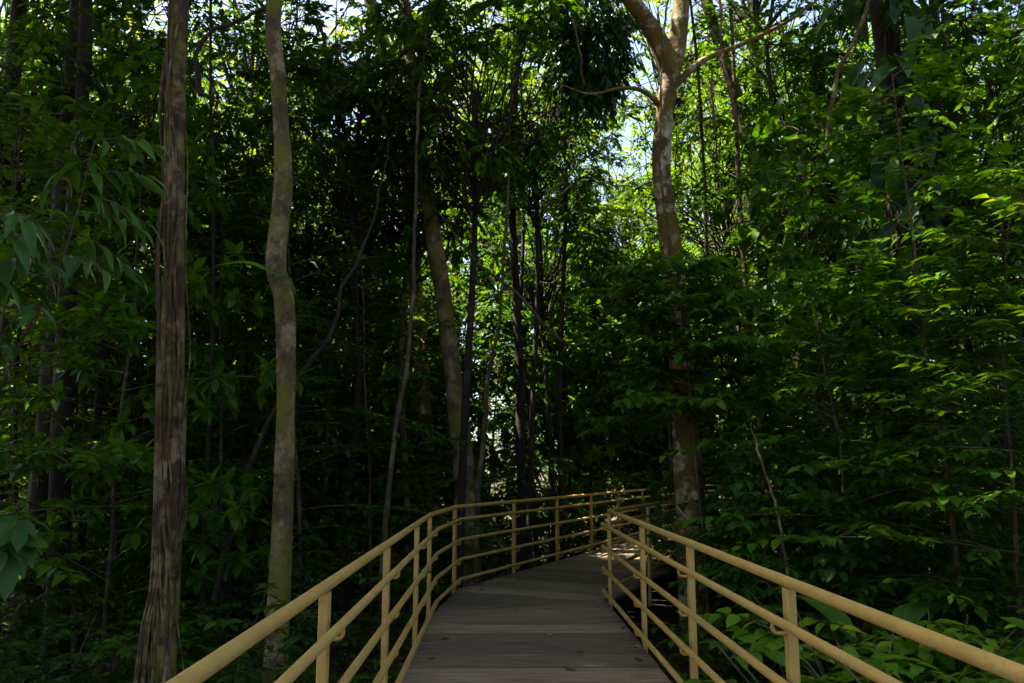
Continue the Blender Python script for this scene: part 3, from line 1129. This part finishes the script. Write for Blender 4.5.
for kd, px, Yd, sc in HAND:
    x = col(px, Yd)
    for _ in range(40):
        if walk_dist((x, Yd)) > (1.1 + (.9 if Yd < 9 else 2.1) * sc):
            put_under(kd, x, Yd, sc)
            break
        x += .15 if px > 620 else -.15
tries = 0
while len(placed) < 88 and tries < 6000:
    tries += 1
    Yd = ri.uniform(11, 34)
    px = ri.uniform(-60, 1090)
    x = col(px, Yd)
    if walk_dist((x, Yd)) < 3.2 or min(math.hypot(x - a, Yd - b) for a, b in placed) < 1.7:
        continue
    if abs(px - 492) < 70 and Yd > 13:
        continue
    if 590 < px < 712 and Yd < 25:
        continue
    put_under(['tier', 'droop', 'whorl', 'fine', 'tier'][ri.integers(5)], x, Yd, ri.uniform(.85, 1.35))

# leafy trees of middle height: their crowns fill the upper half of the view
MID = [canopy(600 + i, 2.2, hg, nc, 9, 12, sz, lf, LM[mt], 2.6, .028) for i, (hg, nc, sz, lf, mt) in enumerate([
    (2.6, 44, .16, OVAL, 'tier'), (3.2, 50, .15, OVAL, 'dark'), (2.4, 52, .135, OVAL, 'tier'), (3.0, 60, .11, LOW, 'fresh')])]
mid_placed = []


def put_mid(i, x, y, top, sc=1., rz=None):
    root = empty('leafy_tree', (x, y, gz(x, y)), ri.uniform(0, 6.28) if rz is None else rz)
    t = np.linspace(0, 1, 6)
    wg = np.cumsum(ri.normal(0, .09, (6, 2)), 0)
    wg -= wg[0]
    P = smooth_path(np.stack([wg[:, 0], wg[:, 1], -.2 + t * (top + .2)], 1), 5)
    mb = MB()
    tube(mb, P, np.linspace(.075, .04, len(P)) * sc, 8, wob=.07)
    mb.obj('trunk', BK[['dark', 'twig', 'dark', 'dark'][ri.integers(4)]], root)
    for nm_, me in zip(('branches', 'crown'), MID[i]):
        e = link(nm_, me, root, (P[-1][0], P[-1][1], top + .3))
        e.scale = (sc, sc, sc)
    later(root, ['leafy tree', 'dark leafy tree', 'bright leafy tree', 'fine-leaved tree'][i], 'tree', 'leafy trees of middle height', (x, y, 3))
    mid_placed.append((x, y))


for i, px, py, Yd, sc in [(0, 462, 50, 12.5, 1.), (0, 415, 130, 14.5, 1.), (3, 528, 110, 15, .8), (2, 548, 205, 17.5, .95), (1, 590, 230, 22, 1.), (0, 560, 290, 24, 1.), (3, 625, 210, 26, 1.2), (0, 450, 300, 21, .9), (2, 655, 300, 25, 1.1), (1, 360, 60, 13, 1.), (1, 320, 180, 15, 1.1), (3, 240, 110, 15, 1.1), (2, 130, 60, 11, .9), (1, 20, 60, 12, 1.1),
                          (3, 740, 150, 17, 1.1), (3, 800, 60, 16, 1.1), (2, 850, 100, 14, 1.), (0, 960, 60, 12, 1.), (0, 1020, 150, 11, 1.), (3, 930, 150, 16, 1.2), (2, 120, 200, 16, 1.1), (0, 560, 60, 17, .9)]:
    p = at(px, py, Yd)
    put_mid(i, p[0], p[1], p[2], sc)
for i, px, py, Yd, sc in [(1, 700, 330, 27, 1.1), (0, 650, 350, 28, 1.1), (1, 600, 360, 24, 1.), (0, 560, 330, 21, 1.), (1, 560, 380, 22, .9), (0, 430, 330, 19, 1.), (1, 400, 390, 18, .9), (0, 340, 330, 17, 1.),
                          (1, 250, 330, 16, 1.), (0, 200, 380, 17, 1.), (1, 100, 330, 16, 1.), (0, 20, 360, 15, 1.), (1, 740, 290, 18, 1.), (0, 800, 330, 17, 1.), (1, 870, 320, 16, 1.), (0, 980, 330, 15, 1.),
                          (2, 630, 270, 27, 1.2), (2, 300, 250, 20, 1.1), (1, 680, 400, 31, 1.2), (0, 580, 400, 29, 1.2), (0, 660, 400, 26.5, 1.), (1, 700, 410, 27.5, 1.1), (0, 725, 400, 28, 1.1), (1, 745, 350, 29, 1.2), (1, 770, 400, 26, 1.1), (2, 420, 380, 26, 1.)]:
    p = at(px, py, Yd)
    if walk_dist(p) > 2.0:
        put_mid(i, p[0], p[1], p[2], sc)
tries = 0
while len(mid_placed) < 64 and tries < 5000:
    tries += 1
    Yd = ri.uniform(13, 30)
    px = ri.uniform(-60, 1090)
    py = ri.uniform(-20, 330)
    p = at(px, py, Yd)
    if p[2] < 3.2 or (abs(px - 492) < 1900 / Yd + 15 and py > 130) or (abs(px - 614) < 95 and py < 150) or (abs(px - 325) < 60 and py < 160):
        continue
    if walk_dist(p) < 2.2 and p[2] < 6 or min(math.hypot(p[0] - a, p[1] - b) for a, b in mid_placed) < 1.5:
        continue
    put_mid(ri.integers(4), p[0], p[1], p[2], ri.uniform(.9, 1.25))

# shrubs near the ground
SH = [shrub(60, 1.6, 6, OVAL, .15, LM['dark']), shrub(61, 1.2, 6, OVAL, .13, LM['tier']), shrub(62, 2.2, 7, OVAL, .17, LM['dark']), shrub(63, 1.1, 6, FINE, .125, LM['fresh'], 9, .38)]
SHN = ['dark oval-leaved shrub', 'green oval-leaved shrub', 'tall leafy shrub', 'bright fresh-leaved shrub']


def put_shrub(i, x, y, sc=1.):
    tm, cm = SH[i]
    root = empty('shrub', (x, y, gz(x, y)), ri.uniform(0, 6.28), sc)
    link('stem', tm, root)
    link('foliage', cm, root)
    later(root, SHN[i], 'shrub', 'shrubs of the forest floor', (x, y, .3))
    sh_placed.append((x, y))


sh_placed = []
for i, px, Yd, sc in [(3, 815, 6.9, 1.3), (3, 835, 5.6, 1.3), (3, 880, 4.9, 1.5), (3, 945, 4.4, 1.45), (3, 1000, 4.9, 1.4), (3, 850, 6.3, 1.5), (1, 985, 6, 1.6), (3, 915, 5.8, 1.5), (1, 1040, 5.2, 1.5), (0, 860, 7.2, 1.0), (1, 760, 7.4, .9),
                      (1, 720, 8.8, .9), (2, 728, 12.6, 1.25), (2, 712, 13.4, 1.15), (2, 722, 15.8, 1.25), (2, 700, 13.6, 1.0), (2, 752, 12.2, 1.2), (0, 735, 14.2, 1.5), (0, 60, 6.5, 1.), (1, 115, 7.5, .9), (0, 230, 7, .9), (1, 330, 7.6, .8), (0, 25, 9, 1.1), (2, 0, 7.5, .8), (0, 360, 10, .9),
                      (1, 215, 9.5, .9), (0, 130, 10.5, 1.)]:
    x = col(px, Yd)
    if walk_dist((x, Yd)) > 1.45:
        put_shrub(i, x, Yd, sc)
tries = 0
while len(sh_placed) < 85 and tries < 5000:
    tries += 1
    Yd = ri.uniform(8.5, 24)
    px = ri.uniform(-40, 1070)
    x = col(px, Yd)
    if walk_dist((x, Yd)) < 2.5 or min(math.hypot(x - a, Yd - b) for a, b in sh_placed) < 1.0:
        continue
    put_shrub([0, 1, 2, 0][ri.integers(4)], x, Yd, ri.uniform(.8, 1.3))

# the leafy shrub leaning over the rail at the corner
tm, cm = understory(71, 2.6, .022, .35, 1.0, 22, FINE, .17, dict(TIER, gap=.3, twig=.5, k=9, hang=.4), LM['big'])
p_ = at(775, 467, 9.0)
root = empty('leaning_shrub', (p_[0], p_[1], gz(p_[0], p_[1])))
link('stem', tm, root)
link('foliage', cm, root)
tag(root, 'broad-leaved shrub in front of the foot of the forked mossy trunk', 'shrub')

tm, cm = understory(72, 5.0, .024, .60, 1.3, 44, FINE, .16, dict(TIER, gap=.15, twig=.5, k=12, hang=.35), LM['tier'])
p_ = at(704, 467, 9.9)
root = empty('young_tree', (p_[0], p_[1], gz(p_[0], p_[1])))
link('trunk', tm, root)
link('crown', cm, root)
tag(root, 'slim young tree whose leaves hide the lower half of the forked mossy trunk', 'tree')

# ------------------------------------------------------------------ far trees and the wood behind
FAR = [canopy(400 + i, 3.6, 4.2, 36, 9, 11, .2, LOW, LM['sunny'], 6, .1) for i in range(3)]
rf = np.random.default_rng(15)
far_spots = []
tries = 0
while len(far_spots) < 75 and tries < 5000:
    tries += 1
    Yd = rf.uniform(23, 40)
    px = rf.uniform(-80, 1100)
    x = col(px, Yd)
    if abs(px - 492) < 14 or (abs(px - 492) < 62 and rf.uniform() < .8):
        continue
    if walk_dist((x, Yd)) < 2.5 or any(math.hypot(x - a, Yd - b) < 1.8 for a, b in far_spots):
        continue
    top = rf.uniform(4, 19)
    if (abs(px - 612) < 70 and top > 9) or (abs(px - 325) < 40 and top > 7):
        continue
    far_spots.append((x, Yd))
    sc = rf.uniform(.8, 1.2)
    bm_, cm = FAR[rf.integers(3)]
    z0 = gz(x, Yd)
    root = empty('background_tree', (x, Yd, z0), rf.uniform(0, 6.28))
    mb = MB()
    t = np.linspace(0, 1, 6)
    wg = np.cumsum(rf.normal(0, .1, (6, 2)), 0)
    wg -= wg[0]
    P = smooth_path(np.stack([wg[:, 0], wg[:, 1], -.2 + t * (top + .5)], 1), 5)
    tube(mb, P, np.linspace(.16, .08, len(P)), 8, wob=.07)
    mb.obj('trunk', BK[['dark', 'dark', 'twig'][rf.integers(3)]], root)
    for nm_, me in (('branches', bm_), ('crown', cm)):
        e = link(nm_, me, root, (P[-1][0], P[-1][1], top))
        e.scale = (sc, sc, sc)
        e.rotation_euler = (0, 0, rf.uniform(0, 6))
    later(root, 'sunlit background tree', 'tree', 'sunlit trees behind the thicket', (x, Yd, 5))

# the far-off wood: one mass
mb = MB()
lv = Leaves()
for c in range(2000):
    Yd = rf.uniform(44, 62)
    px = rf.uniform(-150, 1170)
    x = col(px, Yd)
    z = rf.beta(.9, 1.35) * 33 - .5
    if (25 < px < 60 and z > 22) or (285 < px < 350 and z > 18) or (572 < px < 652 and z > 19 and rf.uniform() < .7) or (300 < px < 345 and z > 17) or (480 < px < 506 and 9 < z < 16):
        continue
    cen = np.array([x, Yd, z])
    for s_ in range(7):
        w = nrm(rf.normal(0, 1, 3))
        lv.put(spray(rf, cen + w * rf.uniform(.2, 1.1), w, 1.2, 12, .36, .9, .3, 55, .25))
lv.out(mb, LOW, rf)
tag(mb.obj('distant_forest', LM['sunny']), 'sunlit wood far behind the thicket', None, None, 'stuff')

mb = MB()
lv = Leaves()
for c in range(700):
    Yd = rf.uniform(26, 43)
    px = rf.uniform(-120, 1140)
    x = col(px, Yd)
    if walk_dist((x, Yd)) < 2.2:
        continue
    cen = np.array([x, Yd, -.8 + rf.beta(1, 1.5) * 7])
    for s_ in range(8):
        w = nrm(rf.normal(0, 1, 3))
        lv.put(spray(rf, cen + w * rf.uniform(.2, 1.1), w, .9, 12, .22, 1., .3, 55, .25))
lv.out(mb, LOW, rf)
tag(mb.obj('thicket', LM['tier']), 'tangled green thicket low in the background', None, None, 'stuff')

# the wood around and behind the photographer: one mass, it closes the place and shades it
mb = MB()
lv = Leaves()
for c in range(330):
    ang = rf.uniform(math.radians(35), math.radians(325))
    R_ = rf.uniform(8, 15)
    x, y = math.sin(ang) * R_, math.cos(ang) * R_
    if px_of((x, y, 3))[0] > -250 and px_of((x, y, 3))[0] < 1270 and y > 0:
        continue
    if walk_dist((x, y)) < 2:
        continue
    z = rf.uniform(-.5, 10)
    cen = np.array([x, y, z])
    for s_ in range(9):
        w = nrm(rf.normal(0, 1, 3))
        lv.put(spray(rf, cen + w * rf.uniform(.2, .9), w, .9, 12, .22, .9, .3, 55, .25))
lv.out(mb, LOW, rf)
tag(mb.obj('surrounding_forest', LM['dark']), 'wood closing in around the viewpoint', None, None, 'stuff')

# added trees: crowns stacked overhead, mostly out of view, to shade deck and plants
for x, y, z, ci, sc, rz in [(-6.8, 1.5, 12, 3, .95, 0.), (-7.2, 6.5, 12, 3, 1., 1.3), (-8.8, 8, 17.5, 3, 1., .2), (-9, 3, 18, 3, 1., 2.9), (-8.4, 12.5, 17, 3, .9, 4.9), (-6.2, 10.5, 12.5, 3, .85, 2.1), (-11.5, 4, 13, 3, 1., .6), (-11, 9.5, 12.5, 3, 1., 2.6), (8.5, 4, 12, 1, 1.1, 1.), (8.8, 9.5, 12.5, 2, .9, 2.), (-7.2, 4, 15.5, 3, .95, 3.3),
                            (5.6, 17, 14, 0, .9, 4.), (13, 8, 12, 0, 1.1, 2.2), (-6.5, -4, 11, 3, 1.1, .3), (6.5, -4, 11, 2, 1.1, .8)]:
    z0 = gz(x, y)
    root = empty('added_shade_tree', (x, y, z0))
    mb = MB()
    P = smooth_path([(0, 0, -.2), (.1, .05, 3), (-.05, .1, 7), (0, 0, z)], 6)
    tube(mb, P, np.linspace(.2, .1, len(P)), 10, wob=.06)
    mb.obj('trunk', BK['dark'], root)
    for nm_, me in zip(('branches', 'crown'), CANO[ci]):
        e = link(nm_, me, root, (0, 0, z + 2.))
        e.scale = (sc, sc, sc)
        e.rotation_euler = (0, 0, rz)
    later(root, 'tall added shade tree', 'tree', 'tall trees added for shade', (x, y, 3))

# ------------------------------------------------------------------ leaf litter and low undergrowth (stuff)
mb = MB()
n = 26000
yy = 3 + 22 * rf.uniform(0, 1, n) ** 1.3
xx = (rf.uniform(-80, 1100, n) - 512) / F * yy * 1.02
ok = np.array([walk_dist((a, b)) > 1.25 for a, b in zip(xx, yy)])
xx, yy = xx[ok], yy[ok]
p = np.stack([xx, yy, gzv(xx, yy) + rf.uniform(.005, .04, len(xx))], 1)
az = rf.uniform(0, 6.28, len(xx))
add_leaves(mb, LOW, p, np.stack([np.cos(az), np.sin(az), rf.normal(0, .2, len(xx))], 1), UP + rf.normal(0, .3, (len(xx), 3)), rf.uniform(.08, .2, len(xx)), rf.uniform(0, 1, len(xx)))
tag(mb.obj('leaf_litter', DRY), 'brown dead leaves strewn over the forest floor', None, None, 'stuff')

mb = MB()
lv = Leaves()
n = 1500
yy = 3.5 + 20 * rf.uniform(0, 1, n) ** 1.2
xx = (rf.uniform(-60, 1090, n) - 512) / F * yy * 1.02
for a, b in zip(xx, yy):
    if walk_dist((a, b)) < 1.35:
        continue
    h = rf.uniform(.15, .5)
    z0 = gz(a, b)
    tube(mb, [(a, b, z0 - .03), (a + .02, b, z0 + h * .6), (a + .03, b + .02, z0 + h)], [.005, .004, .003], 3, 1, cap=False)
    az = rf.uniform(0, 6.28)
    for j in range(3):
        w = np.array([math.cos(az + j * 2.1), math.sin(az + j * 2.1), .5])
        lv.put(spray(rf, np.array([a + .03, b + .02, z0 + h * (1 - .2 * j)]), w, .28, 5, .13, 1.3, .3, 55, .25))
lv.out(mb, OVAL, rf)
tag(mb.obj('undergrowth', [LM['tier'], BK['twig']]), 'low leafy seedlings covering the forest floor', None, None, 'stuff')


# ------------------------------------------------------------------ single plants of note
def petiole_plant(name, label, cat, loc, leaves, mat, tmpl=BIG, pr=.008):
    """big leaves on long stalks: leaves = (azimuth, reach, height, leaf length, pitch)"""
    root = empty(name, loc)
    tag(root, label, cat)
    for az, re, h, ln, pt in leaves:
        d = np.array([math.cos(az), math.sin(az), 0])
        e = d * re + UP * h
        mb = MB()
        tube(mb, smooth_path([(0, 0, -.05), d * re * .25 + UP * h * .55, e], 5), np.linspace(pr * 1.4, pr, 11), 6, 1)
        ax = nrm(d * math.cos(pt) + UP * math.sin(pt))
        nn = nrm(UP * 1. - d * .2)
        add_leaves(mb, tmpl, np.array([e]), np.array([ax]), np.array([nn]), np.array([ln]), np.array([ri.uniform(.3, .9)]))
        mb.obj('leaf', [mat, BK['twig']], root)
    return root


p_ = at(868, 467, 6.6)
petiole_plant('broadleaf_plant', 'arching broad-leaved ground plant behind the right railing', 'plant', (p_[0], p_[1], gz(p_[0], p_[1])),
              [(2.2, .25, 1.15, .55, .9), (.6, .3, 1.2, .5, .8), (3.5, .35, .8, .55, .1), (5.2, .35, .75, .6, .2), (1.4, .3, .95, .55, .4), (4.3, .25, .9, .5, .4)], LM['big'])
p_ = at(932, 467, 8.5)
petiole_plant('broadleaf_plant', 'dark broad-leaved ground plant at the foot of the big-leaf-clad trunk', 'plant', (p_[0], p_[1], gz(p_[0], p_[1])),
              [(2.8, .3, .9, .5, .5), (.4, .3, .8, .5, .3), (4.4, .35, .7, .5, .2), (1.6, .2, 1., .45, .7)], LM['big'])
p_ = at(348, 467, 4.9)
petiole_plant('broadleaf_seedling', 'single broad green leaf poking through the left railing', 'plant', (p_[0] - .15, p_[1] + .25, gz(p_[0], p_[1])),
              [(5.2, .12, 1.12, .2, -.9), (2.2, .12, 1.0, .2, -.3), (.6, .1, .9, .2, -.4)], LM['fresh'], FINE, .005)

# near left: shoots with large drooping leaves
for (px, py, Yd, sz, lab) in [(20, 505, 4.3, .2, 'large drooping glossy leaves on a near shoot at the left edge'),
                              (95, 140, 5.2, .2, 'near leafy bough with long pale-glinting leaves high at the left edge'),
                              (0, 215, 5.0, .26, 'dark near bough of long leaves below the glinting bough at the left edge')]:
    tip = at(px, py, Yd)
    base = np.array([tip[0] - .9, tip[1] + .3, gz(tip[0] - .9, tip[1] + .3)])
    r = np.random.default_rng(int(px + py))
    root = empty('leafy_shoot', tuple(base))
    tag(root, lab, 'plant')
    P = smooth_path([base - UP * .05, base * .6 + tip * .4 + np.array([-.15, 0, .35 * (tip[2] + .8) * .4]), base * .2 + tip * .8 + UP * .12, tip], 6)
    mb = MB()
    tube(mb, P - base, np.linspace(.016, .005, len(P)), 6)
    lv = Leaves()
    for j in range(9 if py < 300 else 5):
        t = 1 - j * (.055 if py < 300 else .05)
        q = P[int(t * (len(P) - 1))]
        w = nrm(np.array([r.normal(.5, .5), r.normal(-.3, .5), r.normal(.05, .25)]))
        lv.put(spray(r, q - base, w, .4 if py < 300 else .2, 7 if py < 300 else 6, sz, 1., .3, 50, .45))
        tube(mb, np.array([q - base, q - base + w * .2 - UP * .02, q - base + w * .4 - UP * .12]), [.005, .004, .002], 4, cap=False)
    mb.obj('stem', BK['twig'], root)
    lb = MB()
    lv.out(lb, FINELANCE if py < 300 else FINE, r)
    lb.obj('foliage', LM['big'], root)

# long strap leaf on the pale trunk
o0 = at(281, 277, 7.88)
root = empty('strap_leaf_plant', tuple(o0))
tag(root, 'small perched plant with one long arching strap leaf on the pale mottled trunk', 'plant')
for tgt, ln, m_ in [((215, 265), .62, 'fresh'), ((298, 300), .3, 'tier'), ((262, 300), .35, 'tier')]:
    e = at(tgt[0], tgt[1], 7.7)
    mb = MB()
    mid = o0 * .5 + e * .5 + UP * .09
    P = smooth_path([o0, mid, e], 6) - o0
    W_ = .035 * np.sin(np.linspace(.25, np.pi, len(P)))
    s = np.array([0, .8, .6])
    v = np.concatenate([P - s * W_[:, None], P + UP * -.008, P + s * W_[:, None]])
    k = len(P)
    i = np.arange(k - 1)
    mb.add(v, np.concatenate([np.stack([i, i + 1, k + i + 1, k + i], 1), np.stack([k + i, k + i + 1, 2 * k + i + 1, 2 * k + i], 1)]), 0, .7)
    mb.obj('leaf', LM[m_], root)

# big climbing leaves on the dark trunk at right
rc = np.random.default_rng(8)
root = empty('climbing_plant', tuple(pathF[0]))
tag(root, 'climber with big dark glossy leaves hanging on the dark right trunk', 'plant')
oF = np.array(root.location)
mb = MB()
zc = np.linspace(0, 1, 30)
cF = np.stack([np.interp(zc, np.linspace(0, 1, len(pathF)), pathF[:, c]) for c in range(3)], 1)
th = -1.5 + 1.2 * np.sin(zc * 9)
tube(mb, cF - oF + np.stack([np.cos(th) * .23, np.sin(th) * .23, 0 * th], 1), .014, 6)
mb.obj('stem', BK['twig'], root)
for j in range(72):
    zt = rc.uniform(5.8, 8.8) if j < 50 else rc.uniform(4.2, 5.6)
    c = np.array([np.interp(zt, pathF[:, 2], pathF[:, q]) for q in range(3)])
    az = rc.uniform(-3.3, .2)
    d = np.array([math.cos(az), math.sin(az), 0])
    e = c + d * rc.uniform(.35, .75) + UP * rc.uniform(.05, .35)
    m1 = MB()
    tube(m1, smooth_path([c + d * .2 - oF, c * .5 + e * .5 + UP * .1 - oF, e - oF], 4), .007, 5, 1)
    add_leaves(m1, BLADE, np.array([e - oF]), np.array([nrm(d * .6 - UP * rc.uniform(.3, 1.1) + rc.normal(0, .3, 3))]), np.array([nrm(d * .9 + UP * .7 - np.array([0, .6, 0]) + rc.normal(0, .2, 3))]), np.array([rc.uniform(.42, .68)]), np.array([rc.uniform(0, 1)]))
    m1.obj('leaf', [LM['glossy'], BK['twig']], root)

# dark hanging clump in the upper middle
rh = np.random.default_rng(21)
c0 = at(588, 35, 12)
root = empty('hanging_clump', tuple(c0))
tag(root, 'dark clump of hanging leaves and root strings high left of the forked mossy trunk', 'plant')
lv = Leaves()
st = MB()
for j in range(320):
    w = nrm(rh.normal(0, 1, 3))
    q = w * np.array([.55, .5, 1.1]) * rh.uniform(.2, 1) ** .6
    lv.put(spray(rh, q, nrm(w - UP * .9), .35, 9, .17, .7, .4, 45, .7))
for j in range(14):
    q = rh.normal(0, 1, 3) * np.array([.3, .3, .3])
    tube(st, smooth_path([q + UP * 1., q, q - UP * rh.uniform(.6, 1.3) + rh.normal(0, .1, 3)], 4), .006, 4, cap=False)
tube(st, smooth_path([UP * -.4, UP * .8, at(604, -40, 11) - c0, at(640, -20, 10.9) - c0], 6), .03, 6)
cb = MB()
lv.out(cb, LOW, rh)
cb.obj('foliage', LM['glossy'], root)
st.obj('root_strings', BK['root'], root)

# ------------------------------------------------------------------ fallen leaves on the boards
rl = np.random.default_rng(4)
spots = [(548, 636, 1), (565, 668, .6), (552, 664, .5), (448, 586, .4), (470, 578, .3), (500, 575, .7), (628, 620, .5), (440, 640, .4), (640, 648, .9), (433, 660, .3), (610, 600, .5), (460, 590, .6),
         (425, 622, .5), (655, 668, .6), (520, 610, .2), (585, 652, .4), (480, 583, .8), (534, 574, .9), (505, 568, .7), (556, 566, .5)]
spots += [(rl.uniform(430, 520), rl.uniform(570, 592), rl.uniform(0, 1)) for _ in range(14)] + [(rl.uniform(620, 660), rl.uniform(600, 660), rl.uniform(0, .8)) for _ in range(8)]
for px, py, rn in spots:
    p = atz(px, py, .006)
    mb = MB()
    az = rl.uniform(0, 6.28)
    add_leaves(mb, leaf_t(4, .2, .12, .05), np.zeros((1, 3)), np.array([[math.cos(az), math.sin(az), .05]]), np.array([[0, 0, 1.]]), np.array([rl.uniform(.06, .13)]), np.array([rn]))
    o = mb.obj('fallen_leaf', DRY, loc=(p[0], p[1], .008))
    tag(o, 'small dry fallen leaf lying on the boardwalk planks', 'leaf', 'fallen leaves on the boardwalk')

finish_labels()

# ------------------------------------------------------------------ light
SUN_EL, SUN_AZ = math.radians(64), math.radians(-78)   # azimuth from +Y, clockwise
sd = Vector((math.sin(SUN_AZ) * math.cos(SUN_EL), math.cos(SUN_AZ) * math.cos(SUN_EL), math.sin(SUN_EL)))
sun_d = D.lights.new('sun', 'SUN')
sun_d.energy = 5
sun_d.angle = math.radians(.5)
sun_d.color = (1, .93, .80)
sun = D.objects.new('sun', sun_d)
COL.objects.link(sun)
sun.rotation_euler = sd.to_track_quat('Z', 'Y').to_euler()
sun.location = (0, 0, 40)
w = D.worlds.new('World')
S.world = w
w.use_nodes = True
nt = w.node_tree
bg = nt.nodes.get('Background') or nt.nodes.new('ShaderNodeBackground')
sky = nt.nodes.new('ShaderNodeTexSky')
sky.sky_type = 'NISHITA'
sky.sun_disc = False
sky.sun_elevation = SUN_EL
sky.sun_rotation = SUN_AZ
sky.air_density = .8
sky.dust_density = 2.5
sky.ozone_density = .6
nt.links.new(sky.outputs[0], bg.inputs[0])
bg.inputs[1].default_value = .066
wo = nt.nodes.get('World Output') or nt.nodes.new('ShaderNodeOutputWorld')
nt.links.new(bg.outputs[0], wo.inputs[0])

vs = S.view_settings
S.display_settings.display_device = 'sRGB'
vs.view_transform = 'Standard'
vs.look = 'None'
vs.exposure = 3.05
vs.gamma = 1
vs.use_curve_mapping = False
S.render.engine = 'CYCLES'
c = S.cycles
c.max_bounces = 5
c.diffuse_bounces = 3
c.glossy_bounces = 2
c.transmission_bounces = 4
c.transparent_max_bounces = 4
c.use_denoising = True
c.denoiser = 'OPENIMAGEDENOISE'
c.sample_clamp_indirect = 4
c.caustics_reflective = False
c.caustics_refractive = False
c.use_adaptive_sampling = True
c.adaptive_threshold = .015
